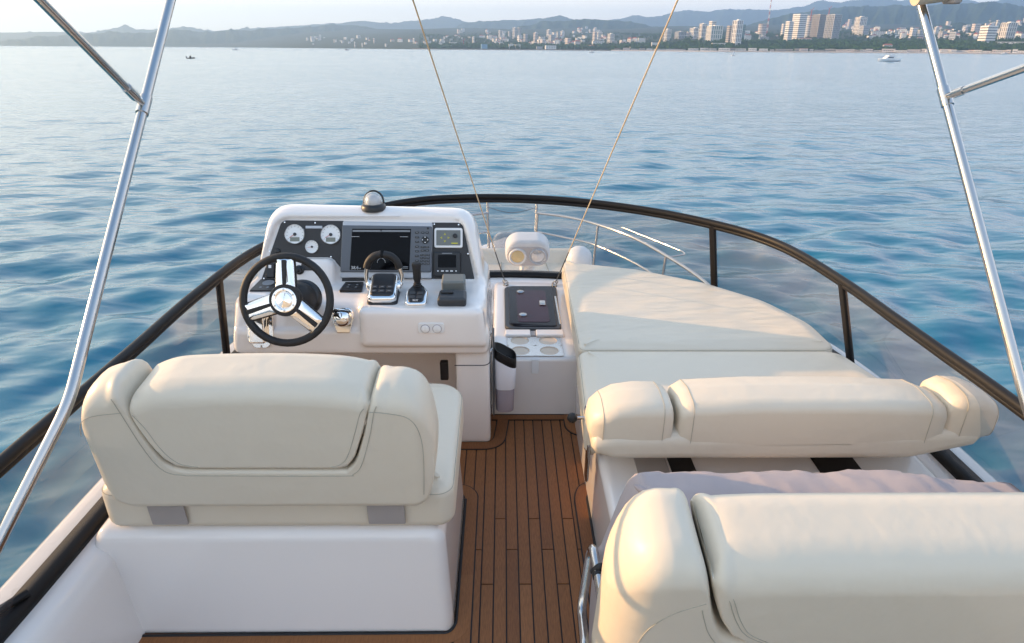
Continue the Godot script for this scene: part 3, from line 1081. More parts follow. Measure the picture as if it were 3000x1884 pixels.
	for k in 8:
		var t := bare(thing("hillside_house", "", "", Vector3.ZERO, "houses scattered over the slopes"))
		var wl: String = ["wall_white", "wall_cream", "wall_pink", "wall_white"][k % 4]
		var red := k % 3 == 0
		t.set_meta("label", ("small %s hillside house with a red hipped roof" if red else "small %s hillside house with a flat roof") % {"wall_white": "white", "wall_cream": "cream", "wall_pink": "pinkish"}[wl])
		t.set_meta("category", "house")
		var ht := 9.0 + 2.5 * (k % 3)
		part(t, "wall", bx(Vector3(0, ht * 0.5 - 3, 0), Vector3(14 + k % 5 * 2, ht + 6, 11)), M[wl])
		for f in int(ht / 3.2):
			part(t, "window_row", bx(Vector3(0, f * 3.1 + 1.8, 0), Vector3(12, 1.1, 11.4)), M.glass_dark)
		if red: part(t, "roof", gable(16 + k % 5 * 2, 3.4, 13, ht), M.roof_red)
		else: part(t, "roof", bx(Vector3(0, ht + 0.3, 0), Vector3(15 + k % 5 * 2, 0.7, 12)), M.roof_grey if k % 2 else M.wall_white)
		protos.append([t, false])
	var Z := [[2545, 2660, 88, 116, 22], [2640, 2790, 86, 116, 26], [2770, 2900, 76, 118, 26], [2880, 3020, 58, 118, 34], [2455, 2500, 72, 100, 9], [2160, 2300, 100, 116, 8], [1300, 1480, 92, 122, 28], [1560, 1700, 112, 132, 16], [1680, 1780, 84, 118, 30], [1620, 1780, 120, 136, 12], [880, 1150, 110, 138, 22], [1160, 1300, 118, 138, 9], [1440, 1620, 118, 138, 18], [1820, 1900, 118, 134, 5]]
	for z in Z:
		for k in z[4]:
			var px := rng.randf_range(z[0], z[1])
			var py := rng.randf_range(z[2], z[3])
			var d := ground_at(px, py)
			if d < 0.0 or d > 9000.0: continue
			var pr: Array = protos[rng.randi() % 8]
			var o: Node3D = pr[0]
			if pr[1]:
				o = pr[0].duplicate()
				o.name = numbered("hillside_house")
				add_child(o)
			pr[1] = true
			var p := far_at(px, py, d)
			o.position = p
			o.rotation.y = rng.randf() * TAU
			var sc := rng.randf_range(0.7, 1.35) * (1.0 if d < 5000.0 else 1.15)
			o.scale = Vector3(sc, sc * rng.randf_range(0.9, 1.5), sc)
	# beach: pale promenade, dark port mole
	var ring := []
	var px := 1790.0
	while px <= 3500.0:
		var s := shore_d(px)
		var rr := PackedVector3Array()
		for e in [[-14.0, -2.0], [-13.0, 0.9], [4.0, 1.6], [4.5, 3.1], [34.0, 3.4], [34.5, -2.0]]:
			var p := far_at(px, 150, s + e[0]); p.y = e[1]; rr.append(p)
		ring.append(rr)
		px += 15.0
	single("beach", MB.new().loft(ring, true, true), mat("beach_sand", lin(0.60, 0.53, 0.47), 0.9), "", "", "", "structure")
	ring = []
	px = 1206.0
	while px <= 1786.0:
		var s := shore_d(px)
		var rr := PackedVector3Array()
		for e in [[-70.0, -2.0], [-66.0, 2.6], [-58.0, 3.4], [-50.0, -2.0]]:
			var p := far_at(px, 150, s + e[0]); p.y = e[1]; rr.append(p)
		ring.append(rr)
		px += 10.0
	single("port_mole", MB.new().loft(ring, true, true), mat("mole_stone", lin(0.09, 0.085, 0.08), 0.9), "long dark stone mole in front of the port", "breakwater")
	var wallm := ["wall_white", "wall_cream", "wall_pink", "wall_white", "wall_tan"]
	px = 1800.0
	while px < 3060.0:
		var wpx := rng.randf_range(9.0, 34.0)
		var s := shore_d(px) + rng.randf_range(14.0, 34.0)
		var b := far_at(px + wpx * 0.5, 150, s); b.y = 3.0
		var w := wpx / FOCAL * s * 0.92
		var h := rng.randf_range(3.5, 8.0)
		var red := rng.randf() < 0.2
		var t := bare(thing("beach_pavilion", "low pale beach pavilion with a dull red roof on the promenade" if red else "low flat roofed beach pavilion on the promenade", "pavilion", b, "beach pavilions along the promenade"))
		t.rotation.y = atan2(-(b.x - cam.position.x), -(b.z - cam.position.z)) + rng.randf_range(-0.1, 0.1)
		var wm: String = wallm[rng.randi() % 5]
		part(t, "wall", bx(Vector3(0, h * 0.5, 0), Vector3(w * 0.95, h, 12)), M[wm])
		part(t, "opening", bx(Vector3(0, h * 0.42, 0.3), Vector3(w * 0.85, h * 0.3, 12)), M.glass_dark)
		for j in int(w / 5.0):
			part(t, "pillar", bx(Vector3(-w * 0.42 + (j + 0.5) * w * 0.84 / maxi(1, int(w / 5.0)), h * 0.5, 0.5), Vector3(1.2, h, 12.2)), M[wm])
		part(t, "roof", bx(Vector3(0, h + 0.25, 0.5), Vector3(w, 0.5, 14)), M.roof_red if red else M.wall_white)
		px += wpx + rng.randf_range(0.0, 9.0)
	# mast and cranes
	var md := ground_at(2245, 100)
	var mb0 := far_at(2246, 100, md)
	var mt := far_at(2253, -6, md)
	var mast := bare(thing("lattice_mast", "tall red and white lattice mast above the round pinkish tower", "mast", Vector3(mb0.x, land_h(2246, md), mb0.z)))
	var hh := mt.y - mb0.y + 12.0
	for k in 12:
		var y0 := hh * k / 12.0
		var y1 := hh * (k + 1) / 12.0
		var w0 := lerpf(6.0, 1.6, k / 12.0)
		var w1 := lerpf(6.0, 1.6, (k + 1) / 12.0)
		var seg := MB.new()
		for c in 4:
			var s0 := Vector3([-1, 1, 1, -1][c], 0, [-1, -1, 1, 1][c])
			var s1 := Vector3([-1, 1, 1, -1][(c + 1) % 4], 0, [-1, -1, 1, 1][(c + 1) % 4])
			seg.tube(PackedVector3Array([s0 * w0 * 0.5 + Vector3(0, y0, 0), s0 * w1 * 0.5 + Vector3(0, y1, 0)]), 0.45, 4)
			seg.tube(PackedVector3Array([s0 * w0 * 0.5 + Vector3(0, y0, 0), s1 * w1 * 0.5 + Vector3(0, y1, 0)]), 0.35, 4)
		part(mast, "mast_section", seg, M.crane_red if k % 2 == 0 else M.wall_white)
	for c in [[2374, 22, 60, 2371, "red crane on the dark tower beside the round white one"], [2426, 17, 55, 2420, "small red crane over the grey framed dark tower"], [1358, 112, 141, 1350, "red harbour crane on the port quay"]]:
		var gd := ground_at(c[0], 113 if c[0] > 2000 else 141)
		var b := far_at(c[0], c[2], gd)
		var tp := far_at(c[0], c[1], gd)
		var foot := b
		if c[0] < 2000: foot.y = 2.0
		var cr := bare(thing("tower_crane", c[4], "crane", foot))
		var ch := tp.y - foot.y
		part(cr, "mast", bx(Vector3(0, ch * 0.4, 0), Vector3(1.8, ch * 0.8, 1.8)), M.crane_red)
		part(cr, "jib", MB.new().tube(PackedVector3Array([Vector3(0, ch * 0.78, 0), Vector3(ch * 0.16, ch, 0)]), 0.8, 4), M.crane_red)
		part(cr, "counter_jib", MB.new().tube(PackedVector3Array([Vector3(0, ch * 0.78, 0), Vector3(-ch * 0.14, ch * 0.84, 0)]), 0.7, 4), M.crane_red)
	# trees
	var crown := crown_mesh(3, 260)
	var crown2 := crown_mesh(4, 260)
	var mm := MultiMesh.new()
	mm.transform_format = MultiMesh.TRANSFORM_3D
	mm.use_colors = true
	mm.mesh = crown
	var put := []
	for k in 9000:
		var x := rng.randf_range(1230, 3300)
		var s := rng.randf_range(60, 420) if rng.randf() < 0.6 else rng.randf_range(300, 2200)
		if x < 1780 and s < 130: continue
		var d := shore_d(x) + s
		var p := far_at(x, 150, d)
		p.y = land_h(x, d) + (6.0 * sin(x * 0.021 + s * 0.004) * clampf((s - 300.0) / 600.0, 0, 1) if s > 300.0 else 0.0)
		var hgt := rng.randf_range(7.0, 13.0) * (1.25 if s < 420.0 else 0.9)
		put.append([Transform3D(Basis(Vector3.UP, rng.randf() * TAU).scaled(Vector3(hgt * rng.randf_range(0.8, 1.2), hgt * 1.1, hgt)), p + Vector3(0, hgt * 0.35, 0)), rng.randf_range(0.6, 1.25)])
	mm.instance_count = put.size()
	for k in put.size():
		mm.set_instance_transform(k, put[k][0])
		mm.set_instance_color(k, Color(put[k][1], put[k][1] * rng.randf_range(0.9, 1.1), put[k][1] * 0.9))
	var mi := MultiMeshInstance3D.new()
	mi.name = "woodland"
	mi.multimesh = mm
	mi.material_override = M.leaves
	mi.set_meta("kind", "stuff")
	mi.set_meta("label", "dark green woods covering the shore bluff and the slopes")
	mi.set_meta("category", "woods")
	add_child(mi)
	var tr := bare(thing("shore_tree", "rounded green tree standing by itself at the beach edge", "tree", Vector3.ZERO, "single trees along the beach"))
	part(tr, "trunk", MB.new().tube(PackedVector3Array([Vector3(0, -2, 0), Vector3(0.2, 3, 0), Vector3(0, 7, 0.2)]), [0.5, 0.4, 0.2], 7), M.bark)
	var cr := part(tr, "crown", crown2, M.leaves)
	cr.transform = Transform3D(Basis().scaled(Vector3(9, 9, 9)), Vector3(0, 8, 0))
	for k in 46:
		var o: Node3D = tr
		if k > 0:
			o = tr.duplicate()
			o.name = numbered("shore_tree")
			add_child(o)
		var x := rng.randf_range(1800, 3020)
		var d := shore_d(x) + rng.randf_range(45, 110)
		var p := far_at(x, 150, d)
		p.y = land_h(x, d)
		o.position = p
		o.rotation.y = rng.randf() * TAU
		var sc := rng.randf_range(0.7, 1.5)
		o.scale = Vector3(sc, sc * rng.randf_range(0.9, 1.25), sc)

func crown_mesh(sd: int, count: int) -> ArrayMesh:
	var r := RandomNumberGenerator.new()
	r.seed = sd
	var mb := MB.new()
	var lobes := []
	for k in 9:
		lobes.append([Vector3(r.randf_range(-0.36, 0.36), r.randf_range(-0.28, 0.34), r.randf_range(-0.36, 0.36)), r.randf_range(0.20, 0.34)])
	for k in count:
		var l: Array = lobes[k % 9]
		var d := Vector3(r.randfn(), r.randfn() * 0.9 + 0.25, r.randfn()).normalized()
		var p: Vector3 = l[0] + d * l[1] * r.randf_range(0.7, 1.05)
		var u := d.cross(Vector3(r.randfn(), r.randfn(), r.randfn())).normalized()
		var w := d.cross(u)
		var s := r.randf_range(0.06, 0.13)
		var nn := (d + Vector3(r.randfn(), r.randfn(), r.randfn()) * 0.35).normalized()
		mb.raw(PackedVector3Array([p - u * s, p + w * s * 0.8, p + u * s, p - w * s * 0.8]), PackedVector3Array([nn, nn, nn, nn]), PackedInt32Array([0, 1, 2, 0, 2, 3]))
		var g := r.randf_range(0.75, 1.25)
		mb.paint(Color(0.062 * g, 0.115 * g, 0.038 * g))
	return mb.mesh()

# ------------------------------------------------------------------ other boats
func on_sea(px: float, py: float) -> Vector3:
	var r := look(px, py)
	return cam.position + r * (-cam.position.y / r.y)

func hull(l: float, b: float, h: float) -> MB:
	var rings := []
	for k in 11:
		var u := k / 10.0
		var w := b * 0.5 * (0.9 if u < 0.1 else 1.0) * sqrt(maxf(0.0004, 1.0 - pow(maxf(0.0, (u - 0.35) / 0.65), 2.2)))
		var x := (u - 0.5) * l
		var sh := h * (0.75 + 0.35 * u * u)
		rings.append(PackedVector3Array([Vector3(x, -0.4, 0), Vector3(x, -0.2, w * 0.6), Vector3(x, sh * 0.45, w * 0.92), Vector3(x, sh, w), Vector3(x, sh, w * 0.9), Vector3(x, sh - 0.05, 0), Vector3(x, sh, -w * 0.9), Vector3(x, sh, -w), Vector3(x, sh * 0.45, -w * 0.92), Vector3(x, -0.2, -w * 0.6)]))
	return MB.new().loft(rings, true, true)

func make_boats() -> void:
	var p := on_sea(2601, 181)
	var y := bare(thing("motor_yacht", "white motor yacht with a dark blue sunshade out on the bay", "boat", p))
	y.rotation.y = deg_to_rad(192)
	part(y, "hull", hull(12.0, 3.8, 1.5), M.hull_white)
	part(y, "cabin", MB.new().pillow(rp([[-2.6, 0, 0.1], [2.8, 0, 0.1], [1.4, 1.15, 0.3], [-2.4, 1.15, 0.2]]), 2.9, 0.3, Transform3D(Basis(), Vector3(0, 1.45, 0))), M.hull_white)
	part(y, "window_band", bx(Vector3(-0.2, 2.05, 0), Vector3(3.4, 0.42, 3.0), 0.05), M.glass_dark)
	part(y, "flybridge", bx(Vector3(-0.8, 2.85, 0), Vector3(3.6, 0.5, 2.7), 0.15), M.hull_white)
	part(y, "sunshade", MB.new().pillow(rrect(-0.9, 0, 4.4, 2.8, 0.4), 0.14, 0.06, Transform3D(Basis(Vector3.RIGHT, PI / 2), Vector3(0, 4.25, 0))), M.navy_canvas)
	for e in [[-2.6, 1.1], [-2.6, -1.1], [0.8, 1.1], [0.8, -1.1]]:
		part(y, "post", MB.new().tube(PackedVector3Array([Vector3(e[0], 2.9, e[1]), Vector3(e[0], 4.2, e[1])]), 0.05, 6), M.steel)
	part(y, "bow_rail", MB.new().tube(smooth([Vector3(1.5, 2.3, 1.6), Vector3(4.0, 2.4, 1.2), Vector3(5.7, 2.5, 0), Vector3(4.0, 2.4, -1.2), Vector3(1.5, 2.3, -1.6)], 4), 0.04, 5), M.steel)
	p = on_sea(559, 172)
	var dg := bare(thing("dark_dinghy", "small dark motor dinghy alone on the bright water", "boat", p))
	dg.rotation.y = deg_to_rad(15)
	part(dg, "hull", hull(3.4, 1.5, 0.55), M.hull_dark)
	part(dg, "console", bx(Vector3(-0.1, 0.75, 0), Vector3(0.7, 0.8, 0.7), 0.1), M.hull_dark)
	part(dg, "outboard_motor", bx(Vector3(-1.75, 0.75, 0), Vector3(0.4, 0.7, 0.35), 0.08), M.black_plastic)
	part(dg, "windscreen", bx(Vector3(0.2, 1.3, 0), Vector3(0.06, 0.45, 0.7)), M.glass_dark)
	# small craft
	for e in [[690, 147.5, 10.0, "white motor boat far off left of centre"], [600, 141, 12.0, "pale boat near the left headland"], [1016, 148, 11.0, "grey launch off the distant suburb"], [1826, 152.5, 7.0, "small white boat off the beach halls"], [2258, 153.5, 9.0, "white boat off the long beach pavilion"], [2660, 156.5, 9.0, "low white boat close to the beach left of the pole"], [2943, 158.5, 16.0, "long white excursion boat at the right end of the beach"], [1734, 155, 8.0, "small launch trailing a wake off the sea terminal"], [1998, 154.0, 7.0, "white boat off the pine trees"]]:
		var q := on_sea(e[0], e[1])
		var o := bare(thing("small_boat", e[3], "boat", q, "boats scattered over the bay"))
		o.rotation.y = deg_to_rad(rng.randf_range(-20, 20) + (180 if rng.randf() < 0.5 else 0))
		var l: float = e[2]
		var mh: Material = M.hull_white if e[0] != 1016 else M.wall_grey
		part(o, "hull", hull(l, l * 0.32, l * 0.13), mh)
		part(o, "cabin", bx(Vector3(-l * 0.05, l * 0.19, 0), Vector3(l * 0.34, l * 0.14, l * 0.2), l * 0.03), mh)
		part(o, "window_band", bx(Vector3(-l * 0.05, l * 0.2, 0), Vector3(l * 0.3, l * 0.05, l * 0.206)), M.glass_dark)
	var q2 := on_sea(2148, 163)
	var sb := bare(thing("sailing_boat", "small white sailing boat off the ribbed white tower", "boat", q2, "boats scattered over the bay"))
	sb.rotation.y = 0.5
	part(sb, "hull", hull(4.4, 1.5, 0.5), M.hull_white)
	part(sb, "mast", MB.new().tube(PackedVector3Array([Vector3(0.3, 0.3, 0), Vector3(0.3, 5.2, 0)]), 0.05, 6), M.steel)
	part(sb, "sail", MB.new().pillow(PackedVector2Array([Vector2(0.2, 0.9), Vector2(0.2, 5.0), Vector2(-1.0, 2.4), Vector2(-1.7, 0.9)]), 0.04, 0.015), M.hull_white)
	for k in 12:
		var x := 1596.0 + k * 11.0 + rng.randf_range(-3, 3)
		var s := shore_d(x) - 20.0
		var b := far_at(x, 150, s); b.y = 0.0
		var o := bare(thing("moored_sailboat", "white sailboat moored in the marina by the mole", "boat", b, "sailboats moored in the marina"))
		o.rotation.y = rng.randf() * TAU
		part(o, "hull", hull(11, 3.2, 1.3), M.hull_white)
		part(o, "mast", MB.new().tube(PackedVector3Array([Vector3(0.5, 1, 0), Vector3(0.5, rng.randf_range(12, 17), 0)]), 0.14, 5), M.hull_white)
		part(o, "cabin", bx(Vector3(0, 1.4, 0), Vector3(4, 0.7, 1.8), 0.15), M.hull_white)
# ------------------------------------------------------------------ the yacht
func make_boat() -> void:
	make_floor()
	make_coaming()
	make_foredeck()
	make_windscreen()
	make_console()
	make_helm_gear()
	make_helm_seat()
	make_wet_bar()
	make_sunpads()
	make_sofa()
	make_rigging()

func plank_mesh(x0: float, x1: float, z0: float, z1: float, y := 0.0) -> MB:
	return bx(V((x0 + x1) * 0.5, y - 0.006, (z0 + z1) * 0.5), Vector3(x1 - x0, 0.012, absf(z1 - z0)), 0.0008)

# a flat strip of width w laid along a path on the floor
func strip(path: PackedVector3Array, w: float, top: float, thick: float) -> MB:
	var rings := []
	for i in path.size():
		var d := (path[mini(i + 1, path.size() - 1)] - path[maxi(i - 1, 0)]).normalized()
		var s := d.cross(Vector3.UP) * w * 0.5
		var p := path[i]
		p.y = top
		rings.append(PackedVector3Array([p - s, p + s, p + s - Vector3(0, thick, 0), p - s - Vector3(0, thick, 0)]))
	var mb := MB.new()
	# own edges for each face: top, two sides, underside
	for e in [[0, 1], [1, 2], [2, 3], [3, 0]]:
		var pv := PackedVector3Array()
		var pn := PackedVector3Array()
		var pt := PackedInt32Array()
		for i in rings.size():
			var a: Vector3 = rings[i][e[0]]
			var b: Vector3 = rings[i][e[1]]
			var c: Vector3 = (rings[i][0] + rings[i][2]) * 0.5
			var n := Vector3.UP if e[0] == 0 else Vector3.DOWN if e[0] == 2 else ((a + b) * 0.5 - c).normalized()
			pv.append(a); pv.append(b); pn.append(n); pn.append(n)
			if i > 0: pt.append_array(PackedInt32Array([2 * i - 2, 2 * i - 1, 2 * i + 1, 2 * i - 2, 2 * i + 1, 2 * i]))
		mb.raw(pv, pn, pt)
	return mb

func make_floor() -> void:
	var fl := thing("deck_floor", "", "", V(0, 0, 1.5), "", "structure")
	part(fl, "caulk_bed", bx(V(0.1, -0.024, 1.45), Vector3(2.7, 0.04, 2.7)), M.caulk)
	var pitch := 0.0428
	var teaks := ["teak", "teak_light", "teak", "teak_dark", "teak"]
	var r := RandomNumberGenerator.new()
	r.seed = 5
	for k in range(-27, 12):
		var x0 := 0.013 + k * pitch + 0.0022
		var x1 := x0 + pitch - 0.0044
		var jz: float = [1.82, 1.66, 1.98][((k % 3) + 3) % 3]
		for e in [[0.15, jz - 0.84], [jz - 0.84 + 0.0044, jz], [jz + 0.0044, 2.76]]:
			part(fl, "plank", plank_mesh(x0, x1, e[0], e[1]), M[teaks[r.randi() % 5]])
	# margin planks with their dark seams, round the furniture
	var paths := [
		[V(-0.1245, 0, 1.30), V(-0.1245, 0, 2.12), V(-0.155, 0, 2.155), V(-0.4, 0, 2.155)],
		[V(-1.3, 0, 1.444), V(-0.1245, 0, 1.444), V(-0.1245, 0, 1.7)],
		[V(-0.3, 0, 2.45), V(-0.02, 0, 2.45), V(0.005, 0, 2.68)],
		[V(-0.05, 0, 2.682), V(0.36, 0, 2.682)],
		[V(0.316, 0, 2.70), V(0.316, 0, 2.56), V(0.45, 0, 2.53)],
		[V(0.45, 0, 2.165), V(0.335, 0, 2.165), V(0.311, 0, 2.10), V(0.311, 0, 1.72), V(0.311, 0, 1.3), V(0.36, 0, 1.22)],
	]
	var rad := [0.05, 0.09, 0.07, 0.0, 0.06, 0.06]
	for i in paths.size():
		var p: PackedVector3Array = elbows(paths[i], rad[i], 8) if rad[i] > 0.0 else PackedVector3Array(paths[i])
		part(fl, "seam_strip", strip(p, 0.0586, 0.0015 + 0.0006 * i, 0.012), M.caulk)
		part(fl, "margin_plank", strip(p, 0.0490, 0.0035 + 0.0006 * i, 0.012), M[["teak", "teak_light", "teak_dark"][i % 3]])

func base_curve() -> Array:
	return [V(-1.30, 0.34, 0.3), V(-1.28, 0.34, 1.0), V(-1.26, 0.34, 1.35), V(-1.24, 0.34, 1.9), V(-1.22, 0.34, 2.4), V(-1.15, 0.34, 2.95), V(-0.9, 0.34, 3.38), V(-0.55, 0.34, 3.62), V(-0.2, 0.34, 3.71), V(0.16, 0.34, 3.72), V(0.55, 0.34, 3.66), V(0.9, 0.34, 3.52), V(1.2, 0.34, 3.30), V(1.38, 0.34, 3.05), V(1.48, 0.34, 2.8), V(1.54, 0.34, 2.5), V(1.56, 0.34, 2.2), V(1.57, 0.34, 1.9), V(1.58, 0.34, 1.5), V(1.60, 0.34, 0.3)]

func rail_curve() -> Array:
	return [V(-1.215, 0.76, 0.3), V(-1.21, 0.76, 1.0), V(-1.205, 0.76, 1.35), V(-1.19, 0.76, 1.89), V(-1.18, 0.76, 2.40), V(-1.12, 0.76, 2.93), V(-0.90, 0.76, 3.42), V(-0.54, 0.76, 3.77), V(-0.21, 0.76, 3.87), V(0.165, 0.76, 3.86), V(0.53, 0.76, 3.75), V(0.86, 0.76, 3.56), V(1.13, 0.76, 3.31), V(1.28, 0.76, 3.09), V(1.355, 0.76, 2.85), V(1.40, 0.76, 2.48), V(1.415, 0.76, 2.18), V(1.43, 0.76, 1.90), V(1.45, 0.76, 1.5), V(1.47, 0.76, 0.3)]

func make_coaming() -> void:
	var c := smooth(base_curve(), 6)
	var rings := []
	for i in c.size():
		var d := (c[mini(i + 1, c.size() - 1)] - c[maxi(i - 1, 0)]).normalized()
		var out := d.cross(Vector3.UP)
		if out.dot(c[i] - V(0.1, 0.34, 1.8)) < 0.0: out = -out
		var ring := PackedVector3Array()
		for e in [[-0.16, -0.06], [-0.115, 0.23], [-0.108, 0.27], [-0.095, 0.298], [-0.07, 0.313], [-0.04, 0.318], [0.05, 0.318], [0.10, 0.316], [0.118, 0.308], [0.128, 0.29], [0.14, 0.20], [0.24, -0.45], [0.34, -1.35], [0.34, -3.1], [0.0, -3.1]]:
			var p: Vector3 = c[i] + out * e[0]
			p.y = e[1]
			ring.append(p)
		rings.append(ring)
	var mb := MB.new().loft(rings, false, false)
	single("coaming", mb, M.gelcoat, "", "", "", "structure")

func make_foredeck() -> void:
	# sloping coachroof ahead of the windscreen and the pointed foredeck below it
	var rings := []
	for e in [[3.4, 0.22, 1.30], [3.9, 0.19, 1.25], [4.3, 0.10, 1.2], [4.8, -0.12, 1.15], [5.3, -0.45, 1.1], [5.6, -0.72, 1.05], [5.75, -1.05, 1.02], [5.8, -1.2, 1.0]]:
		var ring := PackedVector3Array()
		for k in 21:
			var u := k / 10.0 - 1.0
			var f := 1.0 - pow(absf(u), 6.0)
			ring.append(V(0.12 + u * e[2], e[1] - (1.0 - f) * 0.25 - 0.03 * u * u, e[0]))
		rings.append(ring)
	single("coachroof", MB.new().loft(rings, false, false), M.gelcoat, "", "", "", "structure")
	var o := PackedVector2Array()
	var side := [[-3.0, 1.95], [3.0, 1.95], [4.5, 1.92], [5.5, 1.80], [6.5, 1.50], [7.3, 1.16], [8.0, 0.78], [8.6, 0.40], [8.95, 0.12]]
	for e in side: o.append(Vector2(0.12 + e[1], e[0]))
	for k in range(side.size() - 1, -1, -1): o.append(Vector2(0.12 - side[k][1], side[k][0]))
	var fd := MB.new().pillow(dense(o, 0.3), 0.16, 0.05, Transform3D(Basis(Vector3.RIGHT, -PI / 2), V(0, -1.18, 0)))
	single("foredeck", fd, M.gelcoat, "", "", "", "structure")
	var hl := []
	for lev in [[-1.15, 1.0], [-1.6, 0.97], [-2.3, 0.9], [-3.0, 0.82], [-3.5, 0.72]]:
		var ring := PackedVector3Array()
		for q in dense(o, 0.3): ring.append(V(0.12 + (q.x - 0.12) * lev[1], lev[0], q.y * (1.0 if q.y < 5.0 else 1.0) - (1.0 - lev[1]) * maxf(0.0, q.y - 2.0) * 0.5))
		hl.append(ring)
	single("hull_side", MB.new().loft(hl, true, false), M.gelcoat, "", "", "", "structure")
	# foredeck cushion
	var cu := thing("foredeck_cushion", "cream quilted sun cushion on the foredeck behind the searchlight", "cushion", V(0.12, -1.0, 6.6))
	part(cu, "cushion", MB.new().pillow(rp([[-0.75, 5.75, 0.12], [1.0, 5.75, 0.12], [0.85, 7.35, 0.2], [-0.6, 7.35, 0.2]], 6), 0.18, 0.06, Transform3D(Basis(Vector3.RIGHT, -PI / 2), V(0, -0.95, 0)), 0.02), M.vinyl)
	var seams := MB.new()
	for k in 6: seams.tube(PackedVector3Array([V(-0.62 + k * 0.3, -0.836, 5.85), V(-0.52 + k * 0.25, -0.836, 7.25)]), 0.006, 5)
	part(cu, "quilting", seams, M.thread)
	part(cu, "headrest", MB.new().pillow(rrect(0.12, 0, 1.5, 0.3, 0.12), 0.2, 0.08, Transform3D(Basis(Vector3.RIGHT, -0.5), V(0, -0.86, 7.25))), M.vinyl)
	# windlass hood of smoked plastic near the bow
	var wh := thing("smoked_hood", "dark smoked plastic hood lying near the bow", "hood", V(0.12, -1.08, 8.0))
	part(wh, "hood", MB.new().pillow(rrect(0.12, 0, 0.52, 0.34, 0.14), 0.34, 0.14, Transform3D(Basis(Vector3.RIGHT, -PI / 2), V(0, -0.92, 8.0))), M.screen_glass)
	part(wh, "rim", MB.new().pillow(rrect(0.12, 0, 0.56, 0.38, 0.14), 0.03, 0.012, Transform3D(Basis(Vector3.RIGHT, -PI / 2), V(0, -1.085, 8.0))), M.grey_plastic)
	# bow rail
	var br := thing("bow_rail", "polished steel bow railing around the foredeck", "railing", V(0.12, -1.1, 7.0))
	for s in [1.0, -1.0]:
		var m := func(x: float, y: float, f: float) -> Vector3: return V(0.12 + s * (x - 0.12), y, f)
		part(br, "top_rail", MB.new().tube(smooth([m.call(0.436, -0.52, 8.09), m.call(0.80, -0.5, 7.84), m.call(1.114, -0.5, 7.53), m.call(1.42, -0.5, 7.08), m.call(1.67, -0.5, 6.44), m.call(1.865, -0.5, 5.71), m.call(1.95, -0.52, 4.8), m.call(1.98, -0.56, 3.5)], 6), 0.017, 8), M.steel)
		part(br, "lower_rail", MB.new().tube(smooth([m.call(0.42, -0.8, 8.22), m.call(0.80, -0.8, 7.96), m.call(1.135, -0.8, 7.66), m.call(1.575, -0.8, 6.82), m.call(1.85, -0.8, 5.7), m.call(1.95, -0.82, 4.5)], 6), 0.013, 8), M.steel)
		part(br, "top_rail", MB.new().tube(elbows([m.call(1.38, -0.5, 7.43), m.call(1.87, -0.5, 6.58), m.call(1.88, -0.5, 6.48), m.call(1.70, -0.5, 6.40)], 0.05), 0.009, 8), M.steel)
		part(br, "stanchion", MB.new().tube(elbows([m.call(0.44, -0.46, 8.42), m.call(0.44, -0.44, 8.49), m.call(0.43, -1.1, 8.40)], 0.03), 0.017, 8), M.steel)
		for e in [[0.436, -0.52, 8.09], [1.114, -0.5, 7.53], [1.67, -0.5, 6.44], [1.90, -0.5, 5.3]]:
			var a: Vector3 = m.call(e[0], e[1], e[2])
			part(br, "stanchion", MB.new().tube(PackedVector3Array([a, a + Vector3(s * -0.03, -0.6, 0)]), 0.014, 8), M.steel)
	part(br, "gate_wire", MB.new().tube(smooth([V(-0.19, -0.55, 8.45), V(0.12, -0.62, 8.45), V(0.43, -0.55, 8.45)], 6), 0.004, 5), M.black_rubber)
	# twin searchlight
	var sl := thing("searchlight", "white twin-lens searchlight on a corrugated neck ahead of the windscreen", "searchlight", V(0.158, 0.16, 4.1))
	var face := Transform3D(Basis(Vector3.RIGHT, 0.12), V(0.158, 0.36, 4.1))
	part(sl, "housing", MB.new().pillow(rrect(0, 0, 0.285, 0.185, 0.088, 8), 0.17, 0.03, face), M.white_plastic)
	part(sl, "face_plate", MB.new().pillow(rrect(0, -0.010, 0.262, 0.132, 0.064, 8), 0.012, 0.004, face * Transform3D(Basis(), Vector3(0, 0, 0.083))), M.lens_ring)
	for s in [-1.0, 1.0]:
		var lx := face * Transform3D(Basis(Vector3.RIGHT, PI / 2), Vector3(s * 0.064, -0.010, 0.09))
		var ln := part(sl, "lens", MB.new().lathe([Vector2(0.0, -0.004), Vector2(0.042, -0.004), Vector2(0.042, 0.0), Vector2(0.026, 0.006), Vector2(0.0, 0.009)], lx, 24), M.amber if s < 0 else M.lens)
		part(ln, "lens_rim", MB.new().lathe([Vector2(0.042, -0.004), Vector2(0.058, -0.004), Vector2(0.058, 0.004), Vector2(0.052, 0.010), Vector2(0.044, 0.006), Vector2(0.042, 0.0)], lx, 28), M.white_plastic if s < 0 else M.silver)
	var neck := [Vector2(0.0, 0.0), Vector2(0.06, 0.0)]
	for k in 7:
		neck.append(Vector2(0.050, 0.02 + k * 0.016))
		neck.append(Vector2(0.042, 0.028 + k * 0.016))
	neck.append(Vector2(0.03, 0.14))
	part(sl, "neck", MB.new().lathe(neck, Transform3D(Basis(), V(0.158, 0.16, 4.1)), 20), M.white_plastic)
	part(sl, "cable", MB.new().tube(smooth([V(0.13, 0.27, 4.03), V(0.12, 0.21, 4.0), V(0.15, 0.18, 3.98), V(0.20, 0.17, 4.02)], 5), 0.011, 8), M.white_plastic)
	# dome
	var dm := thing("antenna_dome", "smooth white antenna dome behind the sunbed's forward edge", "dome", V(0.68, -0.5, 5.5))
